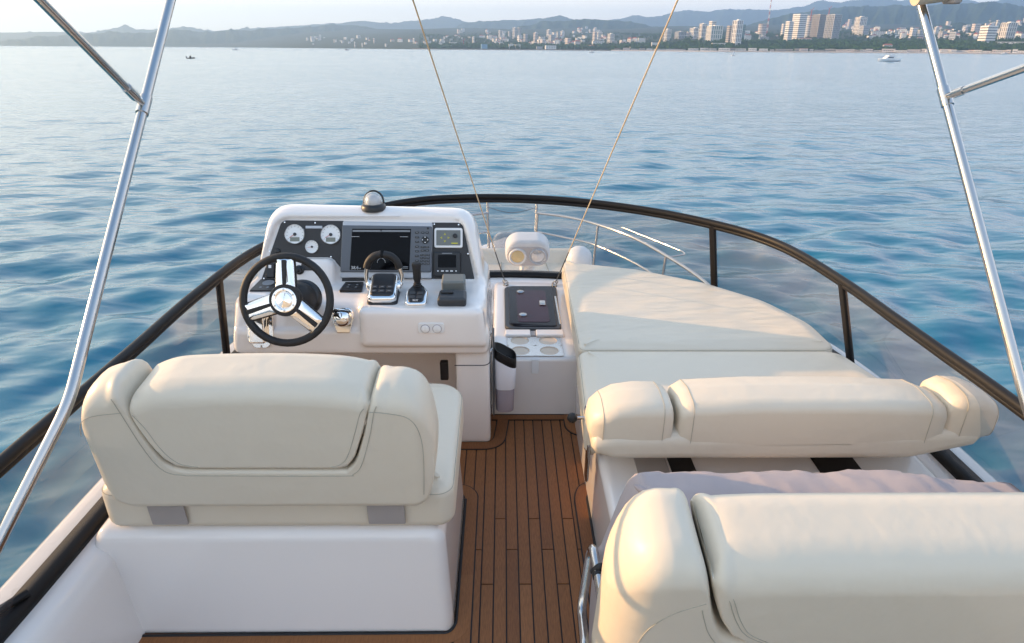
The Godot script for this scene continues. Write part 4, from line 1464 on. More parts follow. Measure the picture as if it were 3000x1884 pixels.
	part(dm, "dome", MB.new().lathe([Vector2(0.0, 0.20), Vector2(0.09, 0.20), Vector2(0.112, 0.24), Vector2(0.112, 0.30), Vector2(0.104, 0.345), Vector2(0.085, 0.375), Vector2(0.055, 0.398), Vector2(0.025, 0.408), Vector2(0.0, 0.410)], Transform3D(Basis(), V(0.667, -0.50, 5.5)), 28), M.white_plastic)
	part(dm, "pedestal", MB.new().lathe([Vector2(0.0, -0.2), Vector2(0.07, -0.2), Vector2(0.05, 0.2), Vector2(0.0, 0.2)], Transform3D(Basis(), V(0.667, -0.5, 5.5)), 20), M.white_plastic)

func make_windscreen() -> void:
	var ws := thing("windscreen", "low wraparound smoked windscreen with a black top rail", "windscreen", V(0.1, 0.32, 3.7))
	var a := smooth(base_curve(), 6)
	var b := smooth(rail_curve(), 6)
	var n := a.size()
	# rail: round tube with a channel below it
	part(ws, "top_rail", MB.new().tube(b, 0.0165, 14), M.rail_black)
	var ch := PackedVector3Array()
	for i in n: ch.append(b[i].lerp(a[i], 0.055))
	part(ws, "rail_channel", MB.new().tube(ch, 0.011, 8), M.rail_black)
	var st := PackedVector3Array()
	for i in n: st.append(a[i] + Vector3(0, -0.012, 0))
	var strip_rings := []
	for i in n:
		var d := (a[mini(i + 1, n - 1)] - a[maxi(i - 1, 0)]).normalized()
		var s := d.cross(Vector3.UP)
		strip_rings.append(PackedVector3Array([st[i] - s * 0.026 + Vector3(0, 0.018, 0), st[i] + s * 0.026 + Vector3(0, 0.018, 0), st[i] + s * 0.03 - Vector3(0, 0.02, 0), st[i] - s * 0.03 - Vector3(0, 0.02, 0)]))
	part(ws, "base_strip", MB.new().loft(strip_rings, true, true), M.rail_black)
	# panes between the posts
	var edges := [7, 26, 48, 71, 89, n - 1]
	for e in edges.size() - 1:
		var rings := []
		for side in 1:
			for i in range(edges[e], edges[e + 1] + 1):
				rings.append(PackedVector3Array([a[i].lerp(b[i], 0.01), a[i].lerp(b[i], 0.25), a[i].lerp(b[i], 0.5), a[i].lerp(b[i], 0.75), a[i].lerp(b[i], 0.99)]))
		part(ws, "glass_pane", MB.new().loft(rings, false, false), M.screen_glass)
	for i in [26, 71, 89]:
		var d := (a[i + 1] - a[i - 1]).normalized()
		var up := (b[i] - a[i]).normalized()
		var nn := d.cross(up).normalized()
		part(ws, "post", bx((a[i] + b[i]) * 0.5, Vector3(0.034, a[i].distance_to(b[i]), 0.022), 0.004).mesh(), M.rail_black).transform = Transform3D(Basis(), -ws.get_meta("base"))
		var last: MeshInstance3D = ws.get_child(ws.get_child_count() - 1)
		last.mesh = MB.new().box((a[i] + b[i]) * 0.5, Vector3(0.034, a[i].distance_to(b[i]) - 0.01, 0.022), 0.004, Basis(d, up, nn)).mesh()
	part(ws, "tie_bar", MB.new().tube(PackedVector3Array([V(-1.245, 0.36, 1.30), V(-1.36, 0.345, 1.15), V(-1.5, 0.33, 0.95)]), 0.012, 8), M.rail_black)

# ------------------------------------------------------------------ helm console
var DT := Transform3D(Basis(Vector3(1, 0, 0), Vector3(0, cos(0.4538), -sin(0.4538)), Vector3(0, sin(0.4538), cos(0.4538))), Vector3(0, 0.686, -2.692))

func console_sdf(q: Vector3) -> float:
	var p := Vector3(q.x, q.y, -q.z)          # forward positive
	# hood: tapering sides, raked aft face
	var dl := DT.affine_inverse() * q          # x, up the dash, out of the dash
	var hood := maxf(-1.02 - 0.19 * (p.y - 0.75) * -1.0 - p.x, p.x + 0.066 + 0.17 * (p.y - 0.6)) * 0.98
	hood = maxf(-(p.x + 1.098 - 0.21 * (p.y - 0.55)), p.x + 0.066 + 0.17 * (p.y - 0.6)) * 0.97
	hood = smax(hood, dl.z - 0.030, 0.05)
	hood = smax(hood, p.y - 0.975 + 0.10 * maxf(0.0, p.z - 2.85) + 0.02 * (p.x + 0.6), 0.085)
	hood = smax(hood, p.z - 2.96 - 0.1 * (0.9 - p.y), 0.08)
	hood = maxf(hood, 0.50 - p.y)
	# recess for the dash panels
	var rc := maxf(-(dl.x + 1.068 - 0.36 * dl.y), dl.x + 0.106 + 0.265 * dl.y) * 0.95
	rc = smax(rc, dl.y - 0.277, 0.05)
	rc = maxf(rc, -dl.y - 0.12)
	rc = maxf(rc, -dl.z)
	hood = smax(hood, -rc, 0.016)
	# shelf block to the right, sloping fascia with the wheel to the left
	var block := sbox(p, Vector3(-0.315, 0.603, 2.66), Vector3(0.255, 0.083, 0.27), 0.022)
	block = smax(block, p.x + 0.066 + 0.17 * (p.y - 0.6), 0.03)
	var fas := sbox(p, Vector3(-0.585, 0.59, 2.69), Vector3(0.515, 0.112, 0.27), 0.02)
	fas = smax(fas, (2.415 + 0.62 * (p.y - 0.56) - p.z) * 0.85, 0.06)
	fas = smax(fas, p.y - 0.686, 0.03)
	var band := sbox(p, Vector3(-0.57, 0.53, 2.68), Vector3(0.51, 0.052, 0.26), 0.014)
	var cowl := sbox(dl, Vector3(-0.835, 0.025, 0.0), Vector3(0.115, 0.075, 0.055), 0.035)
	var body := smin(fas, block, 0.035)
	body = smin(body, band, 0.02)
	body = smin(body, hood, 0.025)
	body = smin(body, cowl, 0.02)
	# column down to the floor, and the footwell's back wall
	var col := sbox(p, Vector3(-0.125, 0.25, 2.70), Vector3(0.075, 0.26, 0.245), 0.02)
	col = smax(col, (p.x + 0.043 + 0.02 * (p.y - 0.2)), 0.03)
	col = smax(col, (2.476 - 0.14 * p.y - p.z) * 0.99, 0.03)
	var wall := sbox(p, Vector3(-0.60, 0.24, 2.86), Vector3(0.48, 0.27, 0.07), 0.01)
	body = smin(body, col, 0.02)
	return smin(body, wall, 0.015)

func make_console() -> void:
	var co := thing("helm_console", "white moulded helm console with black instrument panels", "console", V(-0.58, 0, 2.7))
	var mb := MB.new()
	nets(mb, console_sdf, V(-1.16, -0.03, 3.06), V(0.02, 1.03, 2.34) , 0.0105)
	part(co, "body", mb, M.gelcoat)
	part(co, "joint_line", MB.new().tube(elbows([V(-0.198, 0.43, 2.409), V(-0.068, 0.43, 2.409), V(-0.050, 0.43, 2.44), V(-0.049, 0.43, 2.80)], 0.02), 0.0022, 5), M.dark_grey)
	# instrument panel with its two wings
	var lp := dense(rp([[-1.042, 0.006, 0.006], [-0.962, 0.006, 0.01], [-0.945, 0.100, 0.03], [-0.735, 0.102, 0.03], [-0.700, 0.06, 0.02], [-0.690, 0.006, 0.0], [-0.690, 0.264, 0.0], [-0.955, 0.266, 0.03]], 5), 0.03)
	var left := part(co, "instrument_panel", MB.new().pillow(lp, 0.006, 0.0015, DT * Transform3D(Basis(), Vector3(0, 0, 0.004)), 0.0, 0.05, 2), M.dash_black)
	var right := part(co, "instrument_panel", MB.new().pillow(rp([[-0.308, 0.0, 0.0], [-0.120, 0.0, 0.008], [-0.176, 0.258, 0.028], [-0.308, 0.258, 0.0]], 5), 0.006, 0.0015, DT * Transform3D(Basis(), Vector3(0, 0, 0.004)), 0.0, 0.05, 2), M.dash_black)
	part(co, "instrument_panel", MB.new().pillow(rrect(-0.50, 0.006, 0.39, 0.022, 0.002), 0.006, 0.0015, DT * Transform3D(Basis(), Vector3(0, 0, 0.004)), 0.0, 0.05, 2), M.dash_black)
	for e in [[-0.942, 0.257], [-0.811, 0.255], [-1.006, 0.132], [-0.742, 0.108], [-1.030, 0.014], [-0.972, 0.014]]:
		part(left, "screw", MB.new().lathe([Vector2(0.0035, 0), Vector2(0.0032, 0.0015), Vector2(0, 0.002)], DT * Transform3D(Basis(Vector3.RIGHT, PI / 2), Vector3(e[0], e[1], 0.007)), 8), M.chrome)
	for e in [[-0.297, 0.251], [-0.192, 0.249], [-0.151, 0.123], [-0.138, 0.009], [-0.300, 0.009]]:
		part(right, "screw", MB.new().lathe([Vector2(0.0035, 0), Vector2(0.0032, 0.0015), Vector2(0, 0.002)], DT * Transform3D(Basis(Vector3.RIGHT, PI / 2), Vector3(e[0], e[1], 0.007)), 8), M.chrome)
	for e in [[-0.896, 0.204, 0.045, 2.6], [-0.742, 0.203, 0.045, 2.55], [-0.822, 0.150, 0.030, 2.2]]:
		gauge(co, e[0], e[1], e[2], e[3])
	part(left, "name_plate", MB.new().pillow(rrect(-0.816, 0.236, 0.072, 0.012, 0.002), 0.003, 0.001, DT * Transform3D(Basis(), Vector3(0, 0, 0.008)), 0, 0.05, 2), M.silver)
	# rocker switch, ignition knob, warning lamp
	var sw := part(left, "rocker_switch", MB.new().pillow(rrect(-1.000, 0.047, 0.034, 0.062, 0.005), 0.014, 0.004, DT * Transform3D(Basis(), Vector3(0, 0, 0.012)), 0, 0.05, 3), M.black_plastic)
	part(sw, "marker", MB.new().pillow(rrect(-1.000, 0.064, 0.012, 0.013, 0.001), 0.002, 0.0005, DT * Transform3D(Basis(), Vector3(0, 0, 0.020)), 0, 0.05, 2), M.print_white)
	part(left, "push_button", MB.new().lathe([Vector2(0.011, 0), Vector2(0.011, 0.006), Vector2(0.008, 0.009), Vector2(0, 0.009)], DT * Transform3D(Basis(Vector3.RIGHT, PI / 2), Vector3(-0.971, 0.132, 0.007)), 18), M.black_plastic)
	var kn := part(co, "ignition_knob", MB.new().lathe([Vector2(0.020, 0), Vector2(0.020, 0.008), Vector2(0.014, 0.012), Vector2(0.014, 0.032), Vector2(0.010, 0.036), Vector2(0, 0.036)], DT * Transform3D(Basis(Vector3.RIGHT, PI / 2), Vector3(-0.862, 0.046, 0.055)), 20), M.black_plastic)
	part(kn, "key_plate", MB.new().pillow(rrect(-0.83, 0.058, 0.05, 0.028, 0.004), 0.004, 0.001, DT * Transform3D(Basis(), Vector3(0, 0, 0.057)), 0, 0.05, 2), M.dash_black)
	# autopilot keypad
	var ap := part(co, "keypad", MB.new().pillow(rrect(-0.235, 0.190, 0.122, 0.086, 0.009), 0.014, 0.003, DT * Transform3D(Basis(), Vector3(0, 0, 0.012)), 0, 0.05, 3), M.white_plastic)
	part(ap, "key_field", MB.new().pillow(rrect(-0.235, 0.190, 0.104, 0.066, 0.003), 0.003, 0.001, DT * Transform3D(Basis(), Vector3(0, 0, 0.0195)), 0, 0.05, 2), M.olive_grey)
	for k in 4:
		var ang := PI / 2 * k
		var c := Vector2(-0.250, 0.190) + Vector2(cos(ang), sin(ang)) * 0.015
		var tri := PackedVector2Array([c + Vector2(0.006, 0).rotated(ang), c + Vector2(-0.003, 0.005).rotated(ang), c + Vector2(-0.003, -0.005).rotated(ang)])
		part(ap, "arrow_key", MB.new().pillow(tri, 0.001, 0.0002, DT * Transform3D(Basis(), Vector3(0, 0, 0.0216)), 0, 0.05, 1), M.print_yellow)
	part(ap, "dial_knob", MB.new().lathe([Vector2(0.010, 0), Vector2(0.009, 0.010), Vector2(0, 0.011)], DT * Transform3D(Basis(Vector3.RIGHT, PI / 2), Vector3(-0.206, 0.198, 0.021)), 18), M.black_plastic)
	part(ap, "print_bar", MB.new().pillow(rrect(-0.208, 0.166, 0.028, 0.006, 0.001), 0.001, 0.0002, DT * Transform3D(Basis(), Vector3(0, 0, 0.0216)), 0, 0.05, 1), M.print_yellow)
	# small engine display
	var ed := part(co, "engine_display", MB.new().pillow(rrect(-0.241, 0.076, 0.116, 0.108, 0.008), 0.020, 0.005, DT * Transform3D(Basis(), Vector3(0, 0, 0.015)), 0, 0.05, 3), M.black_plastic)
	part(ed, "screen", MB.new().pillow(rrect(-0.240, 0.088, 0.078, 0.054, 0.002), 0.002, 0.0005, DT * Transform3D(Basis(), Vector3(0, 0, 0.0255)), 0, 0.05, 2), M.screen)
	for k in 5:
		part(ed, "button_mark", MB.new().pillow(rrect(-0.279 + k * 0.0195, 0.046, 0.012 if k % 4 else 0.006, 0.005, 0.001), 0.001, 0.0002, DT * Transform3D(Basis(), Vector3(0, 0, 0.0258)), 0, 0.05, 1), M.print_white)
	part(ed, "print_bar", MB.new().pillow(rrect(-0.240, 0.122, 0.044, 0.004, 0.001), 0.001, 0.0002, DT * Transform3D(Basis(), Vector3(0, 0, 0.0258)), 0, 0.05, 1), M.print_grey)
	# flat switch pads on the shelf
	var flat := func(x: float, f: float, y := 0.689, tilt := 0.0) -> Transform3D: return Transform3D(Basis(Vector3.RIGHT, -PI / 2 + tilt), V(x, y, f))
	var tp := part(co, "trim_tab_pad", MB.new().pillow(rp([[-0.055, -0.045, 0.004], [0.052, -0.045, 0.004], [0.045, 0.058, 0.004], [-0.040, 0.058, 0.004]]), 0.012, 0.003, flat.call(-1.002, 2.628, 0.690, 0.10), 0, 0.05, 3), M.dash_black)
	part(tp, "dial_mark", MB.new().pillow(circle2(0.004, 0.022, 0.025, 20), 0.0015, 0.0004, flat.call(-1.002, 2.628, 0.6965, 0.10), 0, 0.05, 1), M.print_grey)
	for k in 2: part(tp, "button_mark", MB.new().pillow(rrect(-0.016 + k * 0.03, -0.02, 0.010, 0.012, 0.001), 0.0015, 0.0004, flat.call(-1.002, 2.628, 0.6965, 0.10), 0, 0.05, 1), M.print_grey)
	var sp := part(co, "switch_pad", MB.new().pillow(rp([[-0.048, -0.046, 0.004], [0.046, -0.046, 0.004], [0.036, 0.048, 0.004], [-0.042, 0.048, 0.004]]), 0.014, 0.003, flat.call(-0.634, 2.622), 0, 0.05, 3), M.dash_black)
	for k in 4: part(sp, "button_mark", MB.new().pillow(rrect(-0.018 + 0.034 * (k % 2), -0.014 + 0.026 * (k / 2), 0.010, 0.006, 0.001), 0.0015, 0.0004, flat.call(-0.634, 2.622, 0.6965), 0, 0.05, 1), M.print_grey)
	var wl := part(co, "warning_label", MB.new().pillow(rrect(0, 0, 0.062, 0.066, 0.001), 0.0008, 0.0002, flat.call(-0.325, 2.612, 0.6872), 0, 0.05, 1), M.print_red)
	part(wl, "label_paper", MB.new().pillow(rrect(0, 0, 0.058, 0.062, 0.001), 0.0008, 0.0002, flat.call(-0.325, 2.612, 0.6877), 0, 0.05, 1), M.gelcoat)
	# twin socket covers on the fascia
	var fz := func(x: float, y: float, out := 0.0) -> Transform3D: return Transform3D(Basis(Vector3.RIGHT, 0.0), V(x, y, 2.388 - out))
	var so := part(co, "socket_plate", MB.new().pillow(rrect(0, 0, 0.104, 0.044, 0.01), 0.006, 0.002, fz.call(-0.284, 0.611), 0, 0.05, 3), M.white_plastic)
	for s in [-0.0235, 0.0235]:
		part(so, "socket_lid", MB.new().lathe([Vector2(0.0165, 0), Vector2(0.0165, 0.004), Vector2(0.013, 0.006), Vector2(0, 0.006)], fz.call(-0.284 + s, 0.609, 0.003) * Transform3D(Basis(Vector3.RIGHT, PI / 2), Vector3.ZERO), 24), M.white_plastic)
		part(so, "lid_ring", MB.new().tube(ring3(-0.284 + s, 0.609, 2.383, 0.0172, 24), 0.0012, 5, true), M.mesh_grey)
	# chrome horn cover and chrome vent on the lower left
	var fx := Transform3D(Basis(Vector3.RIGHT, -0.25), V(-0.640, 0.632, 2.428))
	var hc := part(co, "vent_cowl", MB.new().pillow(rp([[-0.026, -0.058, 0.004], [0.026, -0.058, 0.004], [0.046, 0.0, 0.04], [0.040, 0.045, 0.04], [-0.040, 0.045, 0.04], [-0.046, 0.0, 0.04]], 8), 0.012, 0.005, fx), M.chrome)
	part(hc, "vent_dome", MB.new().lathe([Vector2(0.039, 0), Vector2(0.037, 0.014), Vector2(0.030, 0.026), Vector2(0.018, 0.034), Vector2(0, 0.037)], fx * Transform3D(Basis(Vector3.RIGHT, PI / 2), Vector3(0, 0.006, 0.004)), 28), M.chrome)
	part(hc, "vent_slot", MB.new().tube(PackedVector3Array([fx * Vector3(-0.036, 0.030, 0.018), fx * Vector3(-0.012, 0.038, 0.030), fx * Vector3(0.012, 0.038, 0.030), fx * Vector3(0.036, 0.030, 0.018)]), 0.003, 6), M.black_plastic)
	var vx := Transform3D(Basis(Vector3.RIGHT, -0.3), V(-0.978, 0.585, 2.425))
	var vp := part(co, "steel_bracket", MB.new().pillow(rp([[-0.05, -0.04, 0.01], [-0.02, -0.075, 0.02], [0.03, -0.075, 0.02], [0.055, -0.04, 0.01], [0.055, 0.07, 0.006], [-0.05, 0.07, 0.006]]), 0.005, 0.002, vx), M.chrome)
	part(vp, "bracket_body", MB.new().pillow(rp([[-0.032, -0.052, 0.008], [0.03, -0.052, 0.008], [0.03, 0.06, 0.006], [-0.032, 0.06, 0.006]]), 0.035, 0.008, vx * Transform3D(Basis(), Vector3(0, 0, 0.018))), M.chrome)
	for e in [[-0.043, -0.03], [0.005, -0.068], [0.047, 0.035], [0.047, 0.055]]:
		part(vp, "screw", MB.new().lathe([Vector2(0.005, 0), Vector2(0.004, 0.002), Vector2(0, 0.003)], vx * Transform3D(Basis(Vector3.RIGHT, PI / 2), Vector3(e[0], e[1], 0.0025)), 8), M.steel)
	part(co, "vent_block", bx(V(-0.255, 0.33, 2.55), Vector3(0.035, 0.09, 0.03), 0.004), M.black_plastic)

func ring3(x: float, y: float, f: float, r: float, n: int) -> PackedVector3Array:
	var o := PackedVector3Array()
	for k in n: o.append(V(x + r * cos(TAU * k / n), y + r * sin(TAU * k / n), f))
	return o

func gauge(co: Node3D, x: float, v: float, r: float, needle: float) -> void:
	var gx := DT * Transform3D(Basis(Vector3.RIGHT, PI / 2), Vector3(x, v, 0.007))
	var fx := DT * Transform3D(Basis(), Vector3(x, v, 0.007))
	var g := part(co, "gauge", MB.new().lathe([Vector2(0, 0), Vector2(r * 0.90, 0), Vector2(r * 0.90, 0.007), Vector2(0, 0.007)], gx, 32), M.dial_white)
	part(g, "bezel", MB.new().lathe([Vector2(r * 0.88, 0.004), Vector2(r * 0.87, 0.011), Vector2(r * 0.93, 0.014), Vector2(r, 0.009), Vector2(r, 0)], gx, 36), M.chrome)
	var marks := MB.new()
	for k in 11:
		var a := -0.6 + k * (PI + 1.2) / 10.0
		var d := Vector3(cos(a), sin(a), 0)
		marks.box(fx * (d * r * 0.76 + Vector3(0, 0, 0.0074)), Vector3(r * 0.12, r * 0.022, 0.0008), 0.0, fx.basis * Basis(Vector3.BACK, a))
	part(g, "scale_marks", marks, M.dark_grey)
	part(g, "needle", MB.new().box(fx * (Vector3(cos(needle + 1.1), sin(needle + 1.1), 0) * r * 0.3 + Vector3(0, 0, 0.0085)), Vector3(r * 0.6, r * 0.035, 0.001), 0.0, fx.basis * Basis(Vector3.BACK, needle + 1.1)), M.print_red)
	part(g, "needle_hub", MB.new().lathe([Vector2(r * 0.16, 0.0072), Vector2(r * 0.15, 0.0115), Vector2(0, 0.012)], gx, 16), M.dark_grey)
	if r > 0.04:
		part(g, "lcd_window", MB.new().pillow(rrect(0, -r * 0.48, r * 0.9, r * 0.40, 0.001), 0.0014, 0.0004, fx * Transform3D(Basis(), Vector3(0, 0, 0.0078)), 0, 0.05, 1), M.lcd)

func make_helm_gear() -> void:
	# chart plotter
	var cp := thing("chart_plotter", "large grey chart plotter with a black screen on the helm", "plotter", DT * Vector3(-0.5, 0.02, 0.0))
	part(cp, "back_frame", MB.new().pillow(rp([[-0.699, 0.016, 0.004], [-0.307, 0.014, 0.004], [-0.303, 0.254, 0.006], [-0.689, 0.260, 0.006]]), 0.020, 0.004, DT * Transform3D(Basis(), Vector3(0, 0, 0.012)), 0, 0.05, 3), M.silver)
	part(cp, "bezel", MB.new().pillow(rp([[-0.697, 0.040, 0.006], [-0.308, 0.040, 0.006], [-0.305, 0.238, 0.006], [-0.690, 0.242, 0.006]]), 0.022, 0.005, DT * Transform3D(Basis(), Vector3(0, 0, 0.020)), 0, 0.05, 3), M.bezel_grey)
	var sc := part(cp, "screen", MB.new().pillow(rp([[-0.656, 0.049, 0.002], [-0.401, 0.049, 0.002], [-0.394, 0.226, 0.002], [-0.646, 0.226, 0.002]]), 0.002, 0.0005, DT * Transform3D(Basis(), Vector3(0, 0, 0.0312)), 0, 0.05, 2), M.screen)
	var on := func(x: float, v: float, w: float) -> Transform3D: return DT * Transform3D(Basis(), Vector3(x, v, w))
	part(sc, "heading_strip", MB.new().pillow(rrect(-0.521, 0.2165, 0.246, 0.008, 0.0005), 0.0006, 0.0001, on.call(0, 0, 0.0325), 0, 0.05, 1), M.print_grey)
	part(sc, "heading_mark", MB.new().pillow(PackedVector2Array([Vector2(-0.526, 0.2205), Vector2(-0.518, 0.2205), Vector2(-0.522, 0.2125)]), 0.0006, 0.0001, on.call(0, 0, 0.0332), 0, 0.05, 1), M.dark_grey)
	var rd := MB.new()
	for k in 13:
		var a := PI * k / 12.0
		rd.box(DT * Vector3(-0.521 + 0.017 * cos(a), 0.082 + 0.017 * sin(a), 0.0326), Vector3(0.002, 0.002, 0.0006), 0.0, DT.basis)
	part(sc, "compass_rose", rd, M.print_white)
	for e in [[-0.632, 0.192, 0.034], [-0.424, 0.192, 0.034]]:
		part(sc, "readout_line", MB.new().pillow(rrect(e[0], e[1], e[2], 0.0012, 0.0002), 0.0006, 0.0001, on.call(0, 0, 0.0325), 0, 0.05, 1), M.print_white)
	lettering(sc, "38.6", 0.017, DT * Transform3D(Basis(), Vector3(-0.634, 0.0585, 0.0325)), M.print_white)
	lettering(sc, "m", 0.008, DT * Transform3D(Basis(), Vector3(-0.611, 0.0555, 0.0325)), M.print_white)
	for k in 2:
		part(sc, "readout_line", MB.new().pillow(rrect(-0.426, 0.0635 - k * 0.006, 0.040, 0.0028, 0.0002), 0.0006, 0.0001, on.call(0, 0, 0.0325), 0, 0.05, 1), M.print_grey)
	lettering(cp, "GARMIN", 0.011, DT * Transform3D(Basis(), Vector3(-0.503, 0.026, 0.0224)), M.dark_grey)
	var ky := func(x: float, v: float, w: float, h: float) -> void:
		var k := part(cp, "key", MB.new().pillow(rrect(x, v, w, h, minf(w, h) * 0.45, 3), 0.004, 0.0015, on.call(0, 0, 0.0325), 0, 0.05, 2), M.black_plastic)
		part(k, "key_mark", MB.new().pillow(rrect(x, v, w * 0.5, h * 0.3, 0.0003, 2), 0.0006, 0.0001, on.call(0, 0, 0.0347), 0, 0.05, 1), M.print_grey)
	for k in 8: ky.call(-0.3685, 0.2105 - 0.0202 * k, 0.016, 0.008)
	for k in 2: ky.call(-0.344 + k * 0.019, 0.2105, 0.015, 0.008)
	for j in 2:
		for k in 2: ky.call(-0.344 + k * 0.019, 0.148 - j * 0.0145, 0.017, 0.008)
	for j in 4:
		for k in 3: ky.call(-0.349 + k * 0.0145, 0.114 - j * 0.0125, 0.012, 0.0075)
	var dp := part(cp, "cursor_pad", MB.new().lathe([Vector2(0.0165, 0), Vector2(0.015, 0.004), Vector2(0.009, 0.005), Vector2(0.007, 0.003), Vector2(0, 0.003)], DT * Transform3D(Basis(Vector3.RIGHT, PI / 2), Vector3(-0.3335, 0.179, 0.031)), 24), M.black_plastic)
	for k in 4:
		var a := PI / 2 * k
		part(dp, "arrow_mark", MB.new().box(DT * (Vector3(-0.3335, 0.179, 0.0357) + Vector3(cos(a), sin(a), 0) * 0.0112), Vector3(0.003, 0.006, 0.0006), 0.0, DT.basis * Basis(Vector3.BACK, a)), M.print_white)
	part(cp, "power_key", MB.new().lathe([Vector2(0.005, 0), Vector2(0.004, 0.002), Vector2(0, 0.002)], DT * Transform3D(Basis(Vector3.RIGHT, PI / 2), Vector3(-0.322, 0.229, 0.031)), 14), M.black_plastic)
	# compass
	var cm := thing("compass", "black based marine compass with a clear dome on the console hood", "compass", V(-0.566, 0.97, 2.86))
	var cx := Transform3D(Basis(), V(-0.566, 0.972, 2.86))
	part(cm, "base", MB.new().lathe([Vector2(0, -0.01), Vector2(0.054, -0.01), Vector2(0.053, 0.006), Vector2(0.046, 0.016), Vector2(0.0, 0.018)], cx, 32), M.black_plastic)
	part(cm, "card", MB.new().lathe([Vector2(0.0, 0.016), Vector2(0.033, 0.016), Vector2(0.033, 0.034), Vector2(0.028, 0.045), Vector2(0.014, 0.054), Vector2(0, 0.056)], cx, 32), M.silver)
	part(cm, "dome", MB.new().lathe([Vector2(0.040, 0.014), Vector2(0.040, 0.026), Vector2(0.036, 0.042), Vector2(0.027, 0.056), Vector2(0.014, 0.064), Vector2(0, 0.066)], cx, 32), M.clear_dome)
	part(cm, "hood", MB.new().tube(smooth([cx * Vector3(0.045, 0.012, -0.012), cx * Vector3(0.034, 0.048, -0.022), cx * Vector3(0, 0.066, -0.026), cx * Vector3(-0.034, 0.048, -0.022), cx * Vector3(-0.045, 0.012, -0.012)], 6), 0.004, 8), M.black_plastic)
	# steering wheel
	var hub := V(-0.799, 0.779, 2.275)
	var wb := Basis(Vector3.RIGHT, -0.37)                 # wheel plane faces aft and up
	var wx := Transform3D(wb, hub)
	var sw := thing("steering_wheel", "black rimmed steering wheel with three polished metal spokes", "steering wheel", hub)
	var rim := PackedVector3Array()
	for k in 48: rim.append(wx * Vector3(0.160 * cos(TAU * k / 48), 0.160 * sin(TAU * k / 48), 0.0))
	part(sw, "rim", MB.new().tube(rim, 0.0145, 14, true), M.black_rubber)
	for a in [91.0, 198.0, 320.0]:
		var sx := wx * Transform3D(Basis(Vector3.BACK, deg_to_rad(a - 90.0)), Vector3.ZERO)
		var o := dense(rp([[-0.037, 0.045, 0.004], [0.037, 0.045, 0.004], [0.033, 0.156, 0.006], [-0.033, 0.156, 0.006]], 4), 0.02)
		var warp := func(p: Vector3) -> Vector3: return Vector3(p.x, p.y, p.z - 0.9 * p.x * p.x * 4.0 + 0.014 * (1.0 - p.y / 0.156) + 0.10 * maxf(0.0, 0.02 - absf(p.y - 0.1)) * 0.0)
		var sk := part(sw, "spoke", MB.new().pillow(o, 0.010, 0.004, sx * Transform3D(Basis(), Vector3(0, 0, 0.005)), 0.003, 0.012, 3, warp), M.chrome)
		part(sk, "spoke_inlay", MB.new().pillow(rp([[-0.006, 0.056, 0.004], [0.006, 0.056, 0.004], [0.009, 0.148, 0.004], [-0.009, 0.148, 0.004]], 4), 0.004, 0.0015, sx * Transform3D(Basis(Vector3.RIGHT, -0.09), Vector3(0, 0, 0.0305)), 0, 0.05, 2), M.black_rubber)
		part(sk, "spoke_back", MB.new().pillow(rp([[-0.040, 0.045, 0.004], [0.040, 0.045, 0.004], [0.036, 0.158, 0.006], [-0.036, 0.158, 0.006]], 4), 0.008, 0.003, sx * Transform3D(Basis(), Vector3(0, 0, -0.006))), M.black_plastic)
	var hx := wx * Transform3D(Basis(Vector3.RIGHT, PI / 2), Vector3.ZERO)
	part(sw, "hub", MB.new().lathe([Vector2(0, -0.03), Vector2(0.050, -0.03), Vector2(0.060, -0.005), Vector2(0.060, 0.018), Vector2(0.056, 0.026), Vector2(0.046, 0.027), Vector2(0.0, 0.027)], hx, 36), M.black_rubber)
	var cap := part(sw, "hub_cap", MB.new().lathe([Vector2(0.047, 0.026), Vector2(0.045, 0.031), Vector2(0.034, 0.033), Vector2(0.030, 0.030), Vector2(0.027, 0.036), Vector2(0, 0.040)], hx, 36), M.chrome)
	for k in 6:
		var a := TAU * k / 6 + 0.5
		part(cap, "bolt", MB.new().lathe([Vector2(0.0042, 0.030), Vector2(0.0040, 0.0345), Vector2(0, 0.035)], hx * Transform3D(Basis(), Vector3(0.0385 * cos(a), 0, 0.0385 * sin(a))), 8), M.steel)
	part(sw, "column", MB.new().lathe([Vector2(0.0, -0.20), Vector2(0.062, -0.20), Vector2(0.066, -0.13), Vector2(0.060, -0.08), Vector2(0.038, -0.06), Vector2(0.036, -0.02), Vector2(0, -0.02)], hx, 32), M.black_rubber)
	part(sw, "boss", MB.new().lathe([Vector2(0.0, -0.21), Vector2(0.075, -0.21), Vector2(0.075, -0.185), Vector2(0.06, -0.17), Vector2(0, -0.17)], hx, 32), M.black_plastic)
	# twin throttle
	var th := thing("throttle_control", "chrome and black twin throttle control on the helm shelf", "throttle", V(-0.482, 0.686, 2.53))
	var tx := Transform3D(Basis(Vector3.RIGHT, 0.42), V(-0.484, 0.732, 2.525))
	var ux := Transform3D(Basis(Vector3.RIGHT, -0.06), V(-0.484, 0.722, 2.535))
	part(th, "base", MB.new().pillow(rp([[-0.062, -0.098, 0.02], [0.062, -0.098, 0.02], [0.058, 0.07, 0.02], [-0.058, 0.07, 0.02]], 5), 0.060, 0.008, tx * Transform3D(Basis(Vector3.RIGHT, -PI / 2), Vector3(0, -0.036, 0))), M.black_plastic)
	part(th, "chrome_collar", MB.new().pillow(rp([[-0.058, -0.088, 0.024], [0.058, -0.088, 0.024], [0.056, 0.06, 0.02], [-0.056, 0.06, 0.02]], 5), 0.042, 0.014, tx * Transform3D(Basis(Vector3.RIGHT, -PI / 2), Vector3(0, 0.0, 0))), M.chrome)
